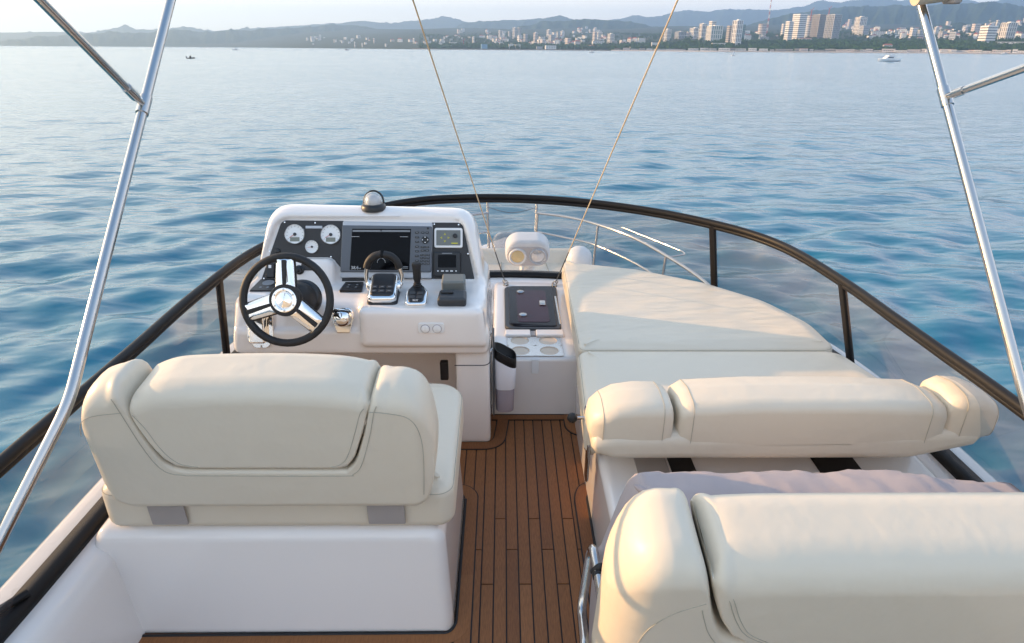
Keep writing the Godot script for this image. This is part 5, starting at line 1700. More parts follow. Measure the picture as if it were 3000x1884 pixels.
	var bp := part(th, "button_pad", MB.new().pillow(rp([[-0.048, -0.074, 0.018], [0.048, -0.074, 0.018], [0.050, 0.055, 0.02], [-0.050, 0.055, 0.02]], 5), 0.032, 0.012, tx * Transform3D(Basis(Vector3.RIGHT, -PI / 2), Vector3(0, 0.012, 0))), M.black_plastic)
	for j in 2:
		for k in 3:
			part(bp, "button", MB.new().pillow(rrect(-0.030 + k * 0.030, -0.052 + j * 0.022, 0.022, 0.015, 0.003, 3), 0.004, 0.0015, tx * Transform3D(Basis(Vector3.RIGHT, -PI / 2), Vector3(0, 0.029, 0)), 0, 0.05, 2), M.dark_grey)
			part(bp, "button_mark", MB.new().pillow(rrect(-0.030 + k * 0.030, -0.052 + j * 0.022, 0.012, 0.002, 0.0004, 2), 0.0006, 0.0001, tx * Transform3D(Basis(Vector3.RIGHT, -PI / 2), Vector3(0, 0.0315, 0)), 0, 0.05, 1), M.print_grey)
	for s in [-1.0, 1.0]:
		part(th, "pivot_cap", MB.new().lathe([Vector2(0.024, 0), Vector2(0.024, 0.010), Vector2(0.018, 0.018), Vector2(0, 0.020)], ux * Transform3D(Basis(Vector3.BACK, -s * PI / 2), Vector3(s * 0.054, 0.008, -0.005)), 24), M.chrome)
		var lev := smooth([ux * Vector3(s * 0.066, 0.008, -0.005), ux * Vector3(s * 0.072, 0.05, -0.005), ux * Vector3(s * 0.064, 0.09, 0.0)], 5)
		var lv := part(th, "lever", MB.new().tube(lev, 0.0095, 12), M.chrome)
		part(lv, "grip", MB.new().tube(smooth([ux * Vector3(s * 0.066, 0.085, 0.0), ux * Vector3(s * 0.056, 0.112, 0.0), ux * Vector3(s * 0.034, 0.134, 0.0), ux * Vector3(s * 0.004, 0.142, 0.0)], 5), 0.0155, 14), M.black_rubber)
	# joystick
	var js := thing("docking_joystick", "black docking joystick on a chrome edged base", "joystick", V(-0.346, 0.686, 2.47))
	var jx := Transform3D(Basis(Vector3.RIGHT, 0.30), V(-0.346, 0.708, 2.475))
	var kx := Transform3D(Basis(Vector3.RIGHT, -0.05), V(-0.346, 0.706, 2.480))
	part(js, "chrome_base", MB.new().pillow(rp([[-0.044, -0.062, 0.02], [0.044, -0.062, 0.02], [0.044, 0.02, 0.02], [0.020, 0.062, 0.02], [-0.020, 0.062, 0.02], [-0.044, 0.02, 0.02]], 6), 0.032, 0.010, jx * Transform3D(Basis(Vector3.RIGHT, -PI / 2), Vector3.ZERO)), M.chrome)
	var jp := part(js, "button_pad", MB.new().pillow(rp([[-0.028, -0.055, 0.012], [0.028, -0.055, 0.012], [0.038, 0.015, 0.018], [0.018, 0.058, 0.016], [-0.018, 0.058, 0.016], [-0.038, 0.015, 0.018]], 6), 0.030, 0.009, jx * Transform3D(Basis(Vector3.RIGHT, -PI / 2), Vector3(0, 0.006, 0))), M.black_plastic)
	for j in 2:
		for k in 2: part(jp, "button", MB.new().pillow(rrect(-0.015 + k * 0.030, -0.026 + j * 0.024, 0.022, 0.018, 0.003, 3), 0.003, 0.001, jx * Transform3D(Basis(Vector3.RIGHT, -PI / 2), Vector3(0, 0.0215, 0)), 0, 0.05, 2), M.dark_grey)
	lettering(js, "VOLVO", 0.007, jx * Transform3D(Basis(Vector3.RIGHT, -PI / 2), Vector3(0, 0.0212, 0.043)), M.print_white)
	lettering(js, "PENTA", 0.007, jx * Transform3D(Basis(Vector3.RIGHT, -PI / 2), Vector3(0, 0.0212, 0.049)), M.print_white)
	var bel := [Vector2(0.0, 0.0), Vector2(0.026, 0.0)]
	for k in 5:
		bel.append(Vector2(0.024 - 0.0024 * k, 0.005 + 0.0075 * k))
		bel.append(Vector2(0.018 - 0.002 * k, 0.009 + 0.0075 * k))
	bel.append(Vector2(0.0, 0.042))
	part(js, "bellows", MB.new().lathe(bel, kx * Transform3D(Basis(), Vector3(0, 0.018, -0.03)), 20), M.black_rubber)
	part(js, "stick", MB.new().lathe([Vector2(0.010, 0.03), Vector2(0.016, 0.05), Vector2(0.0165, 0.085), Vector2(0.019, 0.108), Vector2(0.0165, 0.116), Vector2(0, 0.119)], kx * Transform3D(Basis(), Vector3(0, 0.018, -0.03)), 20), M.black_rubber)
	# radio handset in its holder
	var hs := thing("handset_holder", "dark grey handset holder with an olive cover at the shelf's right end", "handset", V(-0.205, 0.686, 2.5))
	part(hs, "base", MB.new().pillow(rp([[-0.058, -0.05, 0.012], [0.058, -0.05, 0.012], [0.056, 0.035, 0.012], [-0.054, 0.035, 0.012]], 5), 0.042, 0.014, Transform3D(Basis(Vector3.RIGHT, -PI / 2 + 0.1), V(-0.203, 0.706, 2.475))), M.dark_grey)
	part(hs, "cover", MB.new().pillow(rrect(0, 0, 0.096, 0.072, 0.008), 0.075, 0.010, Transform3D(Basis(Vector3.RIGHT, -PI / 2 + 0.15), V(-0.203, 0.722, 2.565))), M.olive_grey)
	part(hs, "thumb_grip", MB.new().pillow(rrect(-0.02, 0, 0.05, 0.016, 0.007), 0.010, 0.004, Transform3D(Basis(Vector3.RIGHT, -PI / 2 + 0.1), V(-0.203, 0.730, 2.47))), M.black_plastic)

# ------------------------------------------------------------------ seats
func seam(parent: Node3D, pts: PackedVector3Array, r := 0.0010) -> void:
	part(parent, "stitching", MB.new().tube(pts, r, 5), M.thread)

func smooth2(l: Array, per: int) -> Array:
	var p := []
	for q in l: p.append(Vector3(q[0], q[1], 0))
	var out := []
	for q in smooth(p, per): out.append([q.x, q.y])
	return out

# stitching on the rounded rim of a pillow: a is the angle round the rim, 90 degrees where the face begins
func rim_seam(parent: Node3D, o: PackedVector2Array, t: float, fil: float, a: float, xf: Transform3D, from: float, to: float, r := 0.0011) -> void:
	var q := deg_to_rad(a)
	seam(parent, inset_loop(o, fil * (1.0 - cos(q)), t * 0.5 - fil + fil * sin(q) + 0.0006, xf, from, to), r)

# an outline pushed inwards, set at a height w above the slab's middle
func inset_loop(o: PackedVector2Array, inset: float, w: float, xf: Transform3D, from := 0.0, to := 1.0) -> PackedVector3Array:
	var out := PackedVector3Array()
	var n := o.size()
	var area := 0.0
	for i in n: area += o[i].cross(o[(i + 1) % n])
	for i in range(int(n * from), int(n * to)):
		var d := (o[(i + 1) % n] - o[(i - 1 + n) % n]).normalized()
		var q := Vector2(d.y, -d.x) * (1.0 if area > 0.0 else -1.0)
		var p := o[i % n] - q * inset
		out.append(xf * Vector3(p.x, p.y, w))
	return out

func make_helm_seat() -> void:
	var pl := thing("seat_plinth", "white moulded plinth under the double helm seat", "seat base", V(-0.65, 0, 1.8))
	var warp := func(p: Vector3) -> Vector3: return Vector3(p.x, p.y, p.z + (0.10 * (0.19 - p.y) if p.z > 0.0 else 0.0))
	part(pl, "plinth", MB.new().pillow(dense(rp([[-1.30, -0.02, 0.0], [-0.150, -0.02, 0.0], [-0.172, 0.372, 0.05], [-1.19, 0.372, 0.05], [-1.215, 0.30, 0.02], [-1.30, 0.22, 0.02]], 6), 0.06), 0.62, 0.035, Transform3D(Basis(), V(0, 0, 1.80)), 0, 0.05, 6, warp), M.gelcoat)
	part(pl, "floor_seal", MB.new().tube(elbows([V(-1.15, 0.002, 1.461), V(-0.165, 0.002, 1.466), V(-0.146, 0.002, 1.50), V(-0.146, 0.002, 2.09)], 0.03), 0.006, 6), M.caulk)
	part(pl, "wall_corner", MB.new().pillow(dense(rp([[-1.31, -0.03, 0.0], [-1.105, -0.03, 0.0], [-1.13, 0.04, 0.03], [-1.195, 0.275, 0.05], [-1.25, 0.300, 0.02], [-1.31, 0.300, 0.0]], 6), 0.06), 1.5, 0.002, Transform3D(Basis(), V(0, 0, 0.92)), 0, 0.05, 2), M.gelcoat)
	var hs := thing("double_helm_chair", "double cream vinyl helm seat seen from behind", "seat", V(-0.65, 0.37, 1.8))
	var so := dense(rp([[-1.155, -0.02, 0.05], [-0.140, -0.02, 0.05], [-0.142, 0.60, 0.10], [-1.155, 0.60, 0.10]], 8), 0.04)
	var sx := Transform3D(Basis(Vector3.RIGHT, -PI / 2), V(0, 0.448, 1.53))
	var sc := part(hs, "seat_cushion", MB.new().pillow(so, 0.148, 0.035, sx, 0.012, 0.06), M.vinyl)
	rim_seam(sc, so, 0.148, 0.035, 25, sx, 0.0, 1.0)
	# backrest: U shaped shell and the cushion set into it, reclining aft
	var bxf := Transform3D(Basis(Vector3.RIGHT, 0.10), V(0, 0.50, 1.545))
	# shell: low between its two wings; cushion nested between them
	var wing := smooth2([[-1.095, 0.24], [-1.088, 0.31], [-1.068, 0.36], [-1.03, 0.40], [-0.985, 0.417], [-0.958, 0.410], [-0.945, 0.365], [-0.925, 0.27], [-0.905, 0.20], [-0.885, 0.165], [-0.85, 0.149], [-0.80, 0.147], [-0.45, 0.145], [-0.415, 0.150], [-0.392, 0.175], [-0.372, 0.23], [-0.352, 0.30], [-0.338, 0.36], [-0.322, 0.392], [-0.30, 0.402], [-0.255, 0.400], [-0.215, 0.375], [-0.190, 0.33], [-0.178, 0.26]], 4)
	var foot := [[-1.095, 0.16], [-1.082, 0.06], [-1.062, 0.02], [-1.02, 0.0], [-0.24, 0.0], [-0.205, 0.02], [-0.188, 0.08], [-0.178, 0.16]]
	var sh := part(hs, "backrest_shell", MB.new().bolster(columns_of(foot, wing, [[-1.1, 0.06], [-0.99, 0.075], [-0.95, 0.035], [-0.90, 0.012], [-0.40, 0.012], [-0.34, 0.035], [-0.29, 0.075], [-0.17, 0.06]], 0.05, 0.007), 0.17, 0.03, 0.05, bxf), M.vinyl)
	var line := PackedVector3Array()
	for k in range(0, wing.size()):
		if wing[k][0] > -0.955 and wing[k][0] < -0.33: line.append(bxf * Vector3(wing[k][0] + (-0.014 if wing[k][0] < -0.86 else 0.014 if wing[k][0] > -0.42 else 0.0), wing[k][1] - 0.016, 0.0856))
	seam(sh, line)
	for e in [[[-1.078, 0.27], [-1.066, 0.31], [-1.03, 0.332], [-0.955, 0.343]], [[-0.335, 0.345], [-0.29, 0.34], [-0.24, 0.325], [-0.215, 0.28], [-0.208, 0.20], [-0.215, 0.06]]]:
		var l2 := []
		for q in e: l2.append(bxf * Vector3(q[0], q[1], 0.0853))
		seam(sh, smooth(l2, 5))
	var cx := bxf * Transform3D(Basis(), Vector3(0, 0, -0.012))
	var cup := smooth2([[-0.945, 0.335], [-0.938, 0.365], [-0.92, 0.388], [-0.87, 0.408], [-0.80, 0.416], [-0.62, 0.421], [-0.46, 0.416], [-0.38, 0.404], [-0.345, 0.388], [-0.332, 0.36]], 4)
	var clo := [[-0.945, 0.325], [-0.925, 0.285], [-0.905, 0.222], [-0.885, 0.182], [-0.86, 0.160], [-0.82, 0.152], [-0.44, 0.150], [-0.412, 0.160], [-0.390, 0.19], [-0.362, 0.27], [-0.345, 0.325], [-0.332, 0.345]]
	var cu := part(hs, "backrest_cushion", MB.new().bolster(columns_of(clo, cup, [[-1.0, 0.058], [-0.3, 0.058]], 0.028, 0.008), 0.198, 0.014, 0.028, cx), M.vinyl)
	var l3 := []
	for q in clo:
		if q[0] < -0.81 or q[0] > -0.45: l3.append(cx * Vector3(q[0] + (0.016 if q[0] < -0.6 else -0.016), q[1] + 0.012, 0.0994))
	seam(cu, smooth(l3.slice(0, 6), 4), 0.0009)
	seam(cu, smooth(l3.slice(6), 4), 0.0009)
	for e in [[-1.005, -0.902], [-0.386, -0.280]]:
		part(hs, "strap", MB.new().pillow(rrect((e[0] + e[1]) * 0.5, 0.446, e[1] - e[0], 0.076, 0.004), 0.006, 0.002, Transform3D(Basis(Vector3.RIGHT, 0.05), V(0, 0, 1.522)), 0, 0.05, 2), M.strap)

func make_wet_bar() -> void:
	var wb := thing("wet_bar", "white moulded wet bar between console and sunbed", "wet bar", V(0.15, 0, 3.2))
	part(wb, "body", MB.new().pillow(dense(rp([[-0.05, 2.70, 0.0], [0.42, 2.70, 0.0], [0.42, 3.74, 0.0], [-0.05, 3.74, 0.0]]), 0.1), 0.33, 0.022, Transform3D(Basis(Vector3.RIGHT, -PI / 2), V(0, 0.144, 0)), 0, 0.05, 5), M.gelcoat)
	part(wb, "floor_seal", MB.new().tube(PackedVector3Array([V(-0.04, 0.002, 2.698), V(0.34, 0.002, 2.698)]), 0.005, 6), M.caulk)
	for e in [[0.012, 0.137], [0.163, 0.30]]:
		part(wb, "lid_lip", MB.new().pillow(rrect((e[0] + e[1]) * 0.5, 2.945, e[1] - e[0], 0.062, 0.006), 0.016, 0.005, Transform3D(Basis(Vector3.RIGHT, -PI / 2), V(0, 0.316, 0)), 0, 0.05, 3), M.gelcoat)
	part(wb, "latch", bx(V(0.150, 0.313, 2.945), Vector3(0.024, 0.012, 0.05), 0.002), M.strap)
	part(wb, "drip_tab", bx(V(0.150, 0.268, 2.695), Vector3(0.032, 0.075, 0.006), 0.002), M.white_plastic)
	# tinted glass lid
	var ld := thing("hatch_lid", "dark tinted glass lid with two round knobs set in the wet bar", "hatch", V(0.155, 0.309, 3.25))
	var flat := func(y: float) -> Transform3D: return Transform3D(Basis(Vector3.RIGHT, -PI / 2), V(0, y, 0))
	var o := rp([[0.010, 2.975, 0.05], [0.292, 2.975, 0.02], [0.306, 3.545, 0.03], [0.008, 3.545, 0.05]], 6)
	part(ld, "frame", MB.new().pillow(o, 0.020, 0.006, flat.call(0.318), 0, 0.05, 3), M.dark_grey)
	part(ld, "glass", MB.new().pillow(rp([[0.034, 2.998, 0.04], [0.270, 2.998, 0.015], [0.282, 3.525, 0.02], [0.030, 3.525, 0.04]], 6), 0.008, 0.002, flat.call(0.3285), 0, 0.05, 2), M.hatch_dark)
	part(ld, "inner_window", MB.new().pillow(rp([[0.078, 3.04, 0.02], [0.238, 3.04, 0.02], [0.236, 3.46, 0.02], [0.074, 3.46, 0.02]], 5), 0.004, 0.001, flat.call(0.3322), 0, 0.05, 2), M.hatch_mauve)
	part(ld, "hinge_bar", bx(V(0.289, 0.330, 3.2), Vector3(0.012, 0.006, 0.36), 0.002), M.steel)
	for f in [3.12, 3.43]:
		part(ld, "knob", MB.new().lathe([Vector2(0, 0), Vector2(0.020, 0.0), Vector2(0.020, 0.006), Vector2(0.014, 0.010), Vector2(0, 0.010)], Transform3D(Basis(), V(0.104 if f < 3.3 else 0.098, 0.334, f)), 24), M.steel)
	part(ld, "catch", bx(V(0.212, 0.338, 3.27), Vector3(0.032, 0.012, 0.05), 0.003), M.steel)
	# cup holder plate
	var cp := thing("cup_holder_plate", "polished plate with four cup holders on the wet bar", "cup holder", V(0.152, 0.309, 2.81))
	var plate := MB.new()
	var holes := [[0.082, 2.87], [0.218, 2.87], [0.082, 2.765], [0.218, 2.765]]
	# plate with four holes: rings round each hole joined to its quarter of the plate
	for h in holes:
		var x0: float = 0.022 if h[0] < 0.15 else 0.152
		var x1: float = 0.152 if h[0] < 0.15 else 0.282
		var z0: float = 2.713 if h[1] < 2.8 else 2.8175
		var z1: float = 2.8175 if h[1] < 2.8 else 2.908
		var pv := PackedVector3Array()
		var pn := PackedVector3Array()
		var pt := PackedInt32Array()
		for k in 40:
			var a := TAU * k / 40
			var d := Vector2(cos(a), sin(a))
			pv.append(V(h[0] + d.x * 0.0435, 0.314, h[1] + d.y * 0.0435))
			var tx: float = ((x1 - h[0]) if d.x > 0 else (h[0] - x0)) / maxf(1e-6, absf(d.x))
			var tz: float = ((z1 - h[1]) if d.y > 0 else (h[1] - z0)) / maxf(1e-6, absf(d.y))
			var t := minf(tx, tz)
			pv.append(V(h[0] + d.x * t, 0.314, h[1] + d.y * t))
			pn.append(Vector3.UP); pn.append(Vector3.UP)
			var j := (k + 1) % 40
			pt.append_array(PackedInt32Array([2 * k, 2 * k + 1, 2 * j + 1, 2 * k, 2 * j + 1, 2 * j]))
		plate.raw(pv, pn, pt)
	part(cp, "plate", plate, M.steel)
	for h in holes:
		part(cp, "cup", MB.new().lathe([Vector2(0.0, 0.3105), Vector2(0.043, 0.3105), Vector2(0.0435, 0.314)], Transform3D(Basis(), V(h[0], 0, h[1])), 32), M.cup_liner)
	# bottle pouch on the console's side
	var po := thing("bottle_pouch", "white pouch with a black open mouth hung on the console side", "pouch", V(0.0, 0.1, 2.6))
	var rings := []
	for e in [[0.105, 0.036, 0.028], [0.11, 0.040, 0.032], [0.225, 0.043, 0.038], [0.228, 0.046, 0.042], [0.36, 0.050, 0.052], [0.40, 0.054, 0.056]]:
		var ring := PackedVector3Array()
		for k in 28:
			var a := TAU * k / 28
			var sq := pow(pow(absf(cos(a)), 3.0) + pow(absf(sin(a)), 3.0), -1.0 / 3.0)
			ring.append(V(0.010 + e[1] * cos(a) * sq, e[0] + (0.03 * (-cos(a)) if e[0] > 0.3 else 0.0), 2.59 + e[2] * sin(a) * sq))
		rings.append(ring)
	part(po, "net_bottom", MB.new().loft(rings.slice(0, 3), true, true), M.mesh_grey)
	part(po, "bag", MB.new().loft(rings.slice(2, 5), true, true), M.pouch_white)
	var top: PackedVector3Array = rings[4]
	var top2 := PackedVector3Array()
	var inn := PackedVector3Array()
	var deep := PackedVector3Array()
	for p in top:
		top2.append(p + Vector3(0, 0.045, 0))
		inn.append(p.lerp(V(0.010, p.y, 2.59), 0.10) + Vector3(0, 0.045, 0))
		deep.append(p.lerp(V(0.010, p.y, 2.59), 0.15) - Vector3(0, 0.0, 0))
	part(po, "mouth_band", MB.new().loft([top, top2, inn, deep], true, true), M.black_rubber)
	part(po, "back_plate", MB.new().pillow(rrect(0, 0.29, 0.10, 0.40, 0.008), 0.006, 0.002, Transform3D(Basis(Vector3.UP, PI / 2), V(-0.040, 0, 2.60))), M.grey_plastic)
	part(po, "hook", MB.new().tube(smooth([V(-0.045, 0.44, 2.545), V(-0.052, 0.435, 2.53), V(-0.05, 0.42, 2.525)], 4), 0.004, 6), M.steel)

func make_sunpads() -> void:
	var sb := thing("sunbed_base", "white moulded base under the sunbed cushions", "sunbed base", V(0.9, 0, 2.6))
	var flat := func(y: float) -> Transform3D: return Transform3D(Basis(Vector3.RIGHT, -PI / 2), V(0, y, 0))
	var ob := dense(rp([[0.338, 1.42, 0.02], [1.50, 1.42, 0.02], [1.48, 2.2, 0.02], [1.44, 2.55, 0.1], [1.38, 2.9, 0.1], [1.15, 3.2, 0.1], [0.75, 3.42, 0.1], [0.40, 3.5, 0.05], [0.40, 2.72, 0.03], [0.338, 2.64, 0.04]], 6), 0.06)
	part(sb, "base", MB.new().pillow(ob, 0.37, 0.03, flat.call(0.145), 0, 0.05, 5), M.gelcoat)
	part(sb, "floor_seal", MB.new().tube(elbows([V(0.334, 0.003, 1.3), V(0.334, 0.003, 2.10), V(0.36, 0.003, 2.14)], 0.03), 0.007, 6), M.caulk)
	for e in [[0.62, 0.085], [1.16, 0.15]]:
		part(sb, "slot", bx(V(e[0], 0.331, 1.74), Vector3(e[1], 0.006, 0.36), 0.002), M.black_rubber)
	part(sb, "slot_panel", bx(V(0.515, 0.331, 1.74), Vector3(0.11, 0.005, 0.36), 0.002), M.strap)
	var f := thing("forward_sunpad", "large pale vinyl sunbed cushion with a curved outer edge", "cushion", V(0.9, 0.33, 3.0))
	var of := dense(rp([[0.322, 2.492, 0.03], [1.425, 2.492, 0.06], [1.418, 2.76, 0.3], [1.30, 3.03, 0.3], [1.07, 3.27, 0.3], [0.75, 3.47, 0.4], [0.338, 3.60, 0.03]], 8), 0.035)
	var xf: Transform3D = flat.call(0.405)
	var fp := part(f, "cushion", MB.new().pillow(of, 0.115, 0.024, xf, 0.012, 0.06, 6), M.vinyl_loose)
	rim_seam(fp, of, 0.115, 0.024, 40, xf, 0.0, 1.0)
	var a := thing("aft_sunpad", "plain pale vinyl sunbed cushion in front of the folded bolster", "cushion", V(0.9, 0.33, 2.25))
	var oa := dense(rp([[0.285, 1.92, 0.03], [1.47, 1.92, 0.04], [1.485, 2.20, 0.2], [1.415, 2.478, 0.08], [0.312, 2.478, 0.05]], 8), 0.035)
	xf = flat.call(0.402)
	var apd := part(a, "cushion", MB.new().pillow(oa, 0.135, 0.030, xf, 0.012, 0.06, 6), M.vinyl)
	rim_seam(apd, oa, 0.135, 0.030, 40, xf, 0.0, 1.0)
	# folded bolster
	var bo := thing("companion_bolster", "cream three-part bolster backrest lying behind the sunbed", "backrest", V(0.9, 0.38, 1.82))
	var prof := func(x: float, w: float, h0: float, h1: float) -> PackedVector3Array:
		# section across the boat: rounded block, upright on its aft side
		var o := rp([[-w * 0.5, h0, 0.05], [w * 0.5, h0, 0.04], [w * 0.5, h1 - 0.008, 0.04], [w * 0.0, h1, 0.1], [-w * 0.5, h1 - 0.025, 0.045]], 5)
		var ring := PackedVector3Array()
		for q in o: ring.append(V(x, q.y, 1.835 - q.x))
		return ring
	var tray := []
	for e in [[0.285, 0.16, 0.485, 0.53], [0.30, 0.20, 0.465, 0.55], [0.36, 0.22, 0.452, 0.56], [1.30, 0.22, 0.452, 0.57], [1.50, 0.20, 0.495, 0.58], [1.535, 0.16, 0.52, 0.58]]:
		tray.append(prof.call(e[0], e[1], e[2], e[3]))
	part(bo, "tray", MB.new().loft(tray, true, true), M.vinyl)
	for g in [[[0.275, 0.100, 0.522, 0.575], [0.285, 0.150, 0.502, 0.610], [0.315, 0.190, 0.477, 0.630], [0.360, 0.205, 0.472, 0.652], [0.430, 0.210, 0.472, 0.662], [0.500, 0.210, 0.472, 0.660], [0.528, 0.200, 0.477, 0.648], [0.536, 0.160, 0.492, 0.630]],
			[[0.548, 0.150, 0.502, 0.630], [0.556, 0.195, 0.484, 0.648], [0.590, 0.215, 0.477, 0.667], [0.800, 0.220, 0.477, 0.677], [1.100, 0.220, 0.480, 0.677], [1.330, 0.215, 0.487, 0.667], [1.385, 0.195, 0.497, 0.648], [1.400, 0.150, 0.522, 0.630]],
			[[1.395, 0.140, 0.532, 0.650], [1.405, 0.180, 0.512, 0.674], [1.440, 0.200, 0.507, 0.685], [1.500, 0.200, 0.512, 0.682], [1.550, 0.180, 0.522, 0.652], [1.572, 0.140, 0.552, 0.630], [1.580, 0.090, 0.572, 0.600]]]:
		var rr := []
		for e in g: rr.append(prof.call(e[0], e[1], e[2], e[3]))
		var bp := part(bo, "bolster", MB.new().loft(rr, true, true), M.vinyl)
		for idx in [2, rr.size() - 3]:
			var line := PackedVector3Array()
			for q in range(6, rr[idx].size() - 4): line.append(rr[idx][q] + (rr[idx][q] - V(rr[idx][q].x, 0.57, 1.835)).normalized() * 0.0006)
			seam(bp, line)
	var lv := thing("seat_lever", "polished hinge plate with a black ball lever beside the bolster", "lever", V(0.29, 0.33, 2.0))
	part(lv, "hinge_plate", bx(V(0.298, 0.41, 1.985), Vector3(0.014, 0.15, 0.075), 0.006), M.chrome)
	part(lv, "lower_arm", bx(V(0.302, 0.30, 1.94), Vector3(0.012, 0.16, 0.045), 0.005), M.steel)
	part(lv, "lever_rod", MB.new().tube(PackedVector3Array([V(0.298, 0.442, 2.0), V(0.258, 0.442, 2.0)]), 0.006, 10), M.steel)
	part(lv, "ball_knob", MB.new().lathe([Vector2(0, -0.019), Vector2(0.009, -0.0165), Vector2(0.0165, -0.009), Vector2(0.019, 0), Vector2(0.0165, 0.009), Vector2(0.009, 0.0165), Vector2(0, 0.019)], Transform3D(Basis(Vector3.BACK, PI / 2), V(0.248, 0.442, 2.0)), 20), M.black_rubber)

func make_sofa() -> void:
	# big backrest in the foreground: end bolster and long cushion on a common shell
	var so := thing("aft_sofa", "large cream vinyl sofa backrest with a rounded end bolster", "sofa", V(0.8, 0.2, 1.05))
	var xf := Transform3D(Basis(Vector3.RIGHT, 0.20), V(0, 0.42, 1.13))
	# end bolster and its curl below the long cushion
	var eup := smooth2([[0.222, 0.30], [0.235, 0.345], [0.26, 0.385], [0.30, 0.408], [0.345, 0.413], [0.380, 0.402], [0.402, 0.36], [0.424, 0.27], [0.45, 0.20], [0.478, 0.16], [0.53, 0.128], [0.63, 0.112], [1.62, 0.112]], 4)
	var sh := part(so, "end_bolster", MB.new().bolster(columns_of([[0.2, -0.35], [1.7, -0.35]], eup, [[0.2, 0.08], [0.36, 0.075], [0.42, 0.03], [0.60, 0.02], [2.0, 0.02]], 0.105, 0.007), 0.235, 0.02, 0.105, xf), M.vinyl)
	for arc in [[[0.404, 0.298], [0.38, 0.285], [0.345, 0.262], [0.315, 0.225], [0.295, 0.17], [0.285, 0.08], [0.282, -0.1], [0.28, -0.3]], [[0.400, 0.275], [0.412, 0.235], [0.430, 0.185], [0.462, 0.135], [0.52, 0.102], [0.62, 0.090], [0.9, 0.088]]]:
		var pts := []
		for q in arc:
			var de := minf(0.105, q[0] - 0.222)
			pts.append(xf * Vector3(q[0], q[1], 0.1175 - 0.105 * (1.0 - sqrt(maxf(0.0, 1.0 - pow(1.0 - de / 0.105, 2.0)))) + 0.0004))
		seam(sh, smooth(pts, 5))
	var lup := smooth2([[0.408, 0.350], [0.418, 0.378], [0.44, 0.395], [0.50, 0.403], [0.70, 0.406], [1.75, 0.406]], 4)
	var llo := [[0.408, 0.340], [0.425, 0.290], [0.45, 0.225], [0.480, 0.170], [0.52, 0.138], [0.58, 0.124], [0.66, 0.122], [1.75, 0.122]]
	var lx := xf * Transform3D(Basis(), Vector3(0, 0, 0.004))
	var lc := part(so, "long_cushion", MB.new().bolster(columns_of(llo, lup, [[0.0, 0.085], [2.0, 0.085]], 0.035, 0.008), 0.235, 0.022, 0.035, lx), M.vinyl)
	for off in [[0.022, 0.0], [0.030, 0.004]]:
		var l4 := [lx * Vector3(0.432 + off[1], 0.345, 0.098)]
		for q in llo.slice(1): l4.append(lx * Vector3(q[0] + off[0] * (1.0 if q[0] < 0.55 else 0.0), q[1] + 0.012 + off[0] * 0.4, 0.1180))
		seam(lc, smooth(l4, 5), 0.0009)
	part(so, "base", MB.new().pillow(rrect(0.98, 0.06, 1.3, 0.36, 0.03), 0.30, 0.03, Transform3D(Basis(), V(0, 0, 1.12))), M.gelcoat)
	# mauve canvas cover bunched over the seat in front of it
	var cv := thing("canvas_cover", "mauve canvas cover bunched along the sofa's front", "cover", V(0.8, 0.35, 1.32))
	var nz := FastNoiseLite.new()
	nz.seed = 8
	nz.frequency = 1.0
	var rings := []
	for k in 64:
		var u := k / 63.0
		var x := lerpf(0.258, 1.36, u)
		var endl := smoothstep(0.0, 0.10, u)
		var topy := lerpf(0.43, 0.668, endl) - 0.035 * smoothstep(0.70, 1.0, u) + 0.006 * nz.get_noise_2d(u * 14.0, 3.0)
		var w := 0.12 + 0.05 * endl
		var ring := PackedVector3Array()
		for j in 22:
			var t := j / 21.0
			var a := lerpf(-0.35, PI + 0.35, t)
			var yy := topy - 0.09 + 0.09 * sin(a) * (1.0 - 0.12 * absf(cos(a)))
			if t < 0.18: yy -= (0.18 - t) * 2.2
			if t > 0.82: yy -= (t - 0.82) * 2.2
			var zz := 1.315 + w * cos(a) * -1.0
			var fold := 0.010 * nz.get_noise_2d(u * 5.0 + t * 2.5, t * 5.0) + 0.002 * nz.get_noise_2d(u * 17.0 + t * 6.0, t * 4.0 + 3.0) + 0.010 * nz.get_noise_2d(u * 26.0, t * 3.0 + 7.0) * (1.2 - endl)
			ring.append(V(x + 0.01 * nz.get_noise_2d(t * 6.0, u * 5.0), yy + fold, zz + fold))
		rings.append(ring)
	part(cv, "cloth", MB.new().loft(rings, false, true), M.canvas)
	part(cv, "tuck", MB.new().tube(smooth([V(0.32, 0.705, 1.30), V(0.345, 0.70, 1.27), V(0.335, 0.665, 1.235), V(0.352, 0.63, 1.215)], 6), [0.001, 0.004, 0.007, 0.009, 0.010, 0.011, 0.012, 0.012, 0.012, 0.011, 0.010, 0.010, 0.009, 0.008, 0.006, 0.005, 0.003, 0.002, 0.001], 8), M.canvas)
	# stair handrail with a strap
	var hr := thing("stair_handrail", "bent steel handrail with a black strap beside the sofa", "handrail", V(0.2, 0, 1.3))
	part(hr, "rail", MB.new().tube(elbows([V(0.246, 0.36, 0.98), V(0.246, 0.435, 1.12), V(0.240, 0.470, 1.365), V(0.212, 0.285, 1.30), V(0.2015, 0.34, 1.13), V(0.205, 0.2, 0.98), V(0.205, 0.0, 0.95)], 0.05), 0.0125, 12), M.steel)
	part(hr, "strap", MB.new().tube(smooth([V(0.232, 0.448, 1.275), V(0.247, 0.470, 1.27), V(0.262, 0.468, 1.275), V(0.275, 0.478, 1.285)], 5), 0.010, 8), M.black_rubber)
	part(hr, "strap_loop", MB.new().lathe([Vector2(0.0142, -0.012), Vector2(0.0165, -0.010), Vector2(0.0165, 0.010), Vector2(0.0142, 0.012)], Transform3D(Basis(Vector3.RIGHT, PI / 2 - 0.15), V(0.2445, 0.452, 1.262)), 16), M.black_rubber)

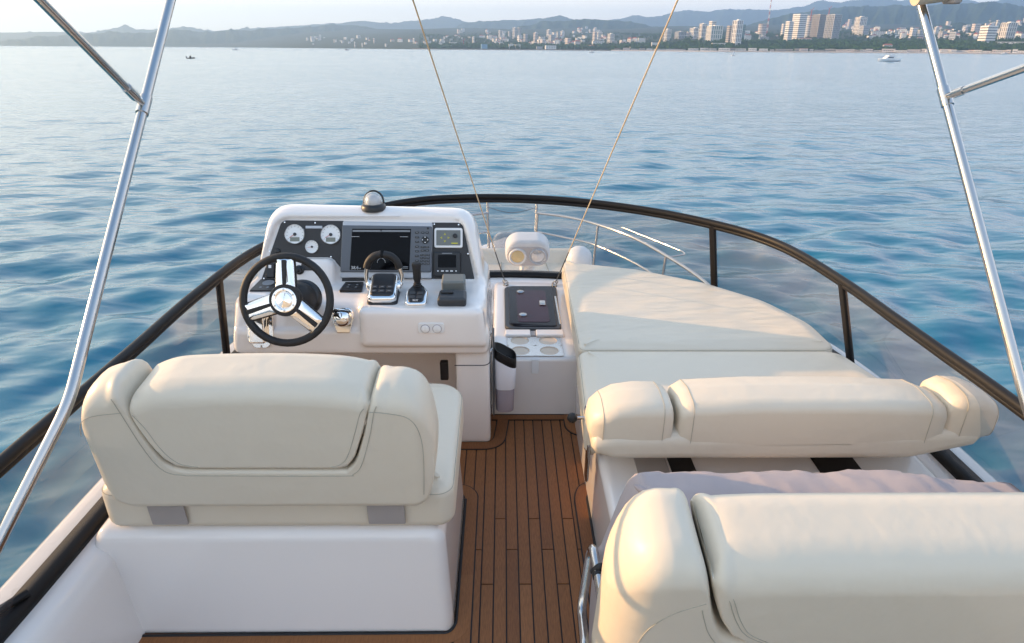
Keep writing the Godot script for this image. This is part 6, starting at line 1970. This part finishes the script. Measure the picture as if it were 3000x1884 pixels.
func make_rigging() -> void:
	# sunshade frame: two raked legs joined by a bow overhead, each with a brace
	var bf := thing("sunshade_frame", "polished stainless sunshade frame with raked legs and braces", "frame", V(0.1, 0.33, 1.2))
	var Lb := V(-1.155, 0.52, 0.92)
	var L0 := V(-0.984, 0.937, 1.30)
	var L1 := V(-0.984, 1.775, 2.2)
	var R0 := V(1.382, 0.836, 1.5)
	var R1 := V(1.259, 1.773, 2.2)
	var dl := (L1 - L0).normalized()
	var dr := (R1 - R0).normalized()
	part(bf, "leg", MB.new().tube(elbows([V(-1.24, 0.32, 0.72), Lb, L0, L1 + dl * 0.12], 0.05), 0.0132, 16), M.steel)
	part(bf, "leg", MB.new().tube(elbows([V(1.56, 0.32, 1.15), R0 - dr * 0.05, R1 + dr * 0.1], 0.05), 0.0132, 16), M.steel)
	part(bf, "bow", MB.new().tube(elbows([L1 + dl * 0.12, L1 + dl * 0.30, V(-0.7, 2.25, 2.62), V(1.0, 2.25, 2.62), R1 + dr * 0.28, R1 + dr * 0.1], 0.2, 8), 0.0132, 14), M.steel)
	var jl := L0.lerp(L1, 0.685)
	var jr := R0.lerp(R1, 0.745)
	for e in [[jl, dl, V(-0.94, 1.775, 1.50), V(-0.905, 2.0, 1.02)], [jr, dr, V(1.235, 1.655, 1.62), V(1.36, 1.95, 1.25)]]:
		var cl := part(bf, "clamp", MB.new().tube(PackedVector3Array([e[0] - e[1] * 0.028, e[0] + e[1] * 0.028]), 0.0165, 16), M.steel)
		var d: Vector3 = (e[2] - e[0]).normalized()
		part(cl, "lug", MB.new().tube(PackedVector3Array([e[0] + d * 0.01, e[0] + d * 0.045]), 0.009, 8), M.steel)
		part(cl, "pin", MB.new().tube(PackedVector3Array([e[0] + d * 0.036 + V(0, 0, -0.016), e[0] + d * 0.036 + V(0, 0, 0.016)]), 0.004, 8), M.chrome)
		var br := part(bf, "brace", MB.new().tube(PackedVector3Array([e[0] + d * 0.085, e[2], e[2] + (e[2] - e[0]).normalized() * 0.5]), 0.0105, 14), M.steel)
		part(br, "end_fitting", MB.new().tube(PackedVector3Array([e[0] + d * 0.040, e[0] + d * 0.052, e[0] + d * 0.105]), [0.009, 0.0130, 0.0130], 14), M.steel)
	# rolled canvas sleeve at the head of the starboard leg
	var ca := part(bf, "canvas_sleeve", MB.new().tube(smooth([V(1.215, 1.800, 2.17), V(1.30, 1.812, 2.17), V(1.45, 1.84, 2.12), V(1.62, 1.9, 2.0)], 5), 0.026, 12), M.canvas_beige)
	part(ca, "buckle", bx(V(1.325, 1.805, 2.165), Vector3(0.03, 0.05, 0.06), 0.006), M.strap)
	for s in [[V(0.018, 0.312, 3.60), V(-0.268, 1.78, 2.2), "thin tan rope rising from the port eye by the hatch"], [V(0.299, 0.312, 3.59), V(0.521, 1.786, 2.2), "thin tan rope rising from the starboard eye by the sunbed"]]:
		var r := thing("stay_rope", s[2], "rope", s[0])
		var d: Vector3 = (s[1] - s[0]).normalized()
		part(r, "rope", MB.new().tube(PackedVector3Array([s[0] + d * 0.42, s[0] + d * 1.0, s[1], s[1] + d * 0.55]), 0.0027, 8), M.rope)
		part(r, "wire_end", MB.new().tube(PackedVector3Array([s[0] + d * 0.06, s[0] + d * 0.42]), 0.0030, 8), M.grey_plastic)
		part(r, "shackle", MB.new().tube(smooth([s[0] + d * 0.064, s[0] + d * 0.05 + Vector3(0.011, 0, 0), s[0] + d * 0.026 + Vector3(0.010, 0, 0), s[0] + d * 0.014, s[0] + d * 0.026 - Vector3(0.010, 0, 0), s[0] + d * 0.05 - Vector3(0.011, 0, 0)], 4, true), 0.0032, 6, true), M.steel)
		part(r, "eye_bolt", MB.new().tube(smooth([s[0] + Vector3(-0.010, 0, 0), s[0] + Vector3(-0.011, 0.014, 0), s[0] + Vector3(0, 0.026, 0), s[0] + Vector3(0.011, 0.014, 0), s[0] + Vector3(0.010, 0, 0)], 4), 0.004, 6), M.steel)
		part(r, "foot_plate", MB.new().lathe([Vector2(0, -0.004), Vector2(0.018, -0.004), Vector2(0.016, 0.004), Vector2(0, 0.005)], Transform3D(Basis(), s[0]), 16), M.steel)
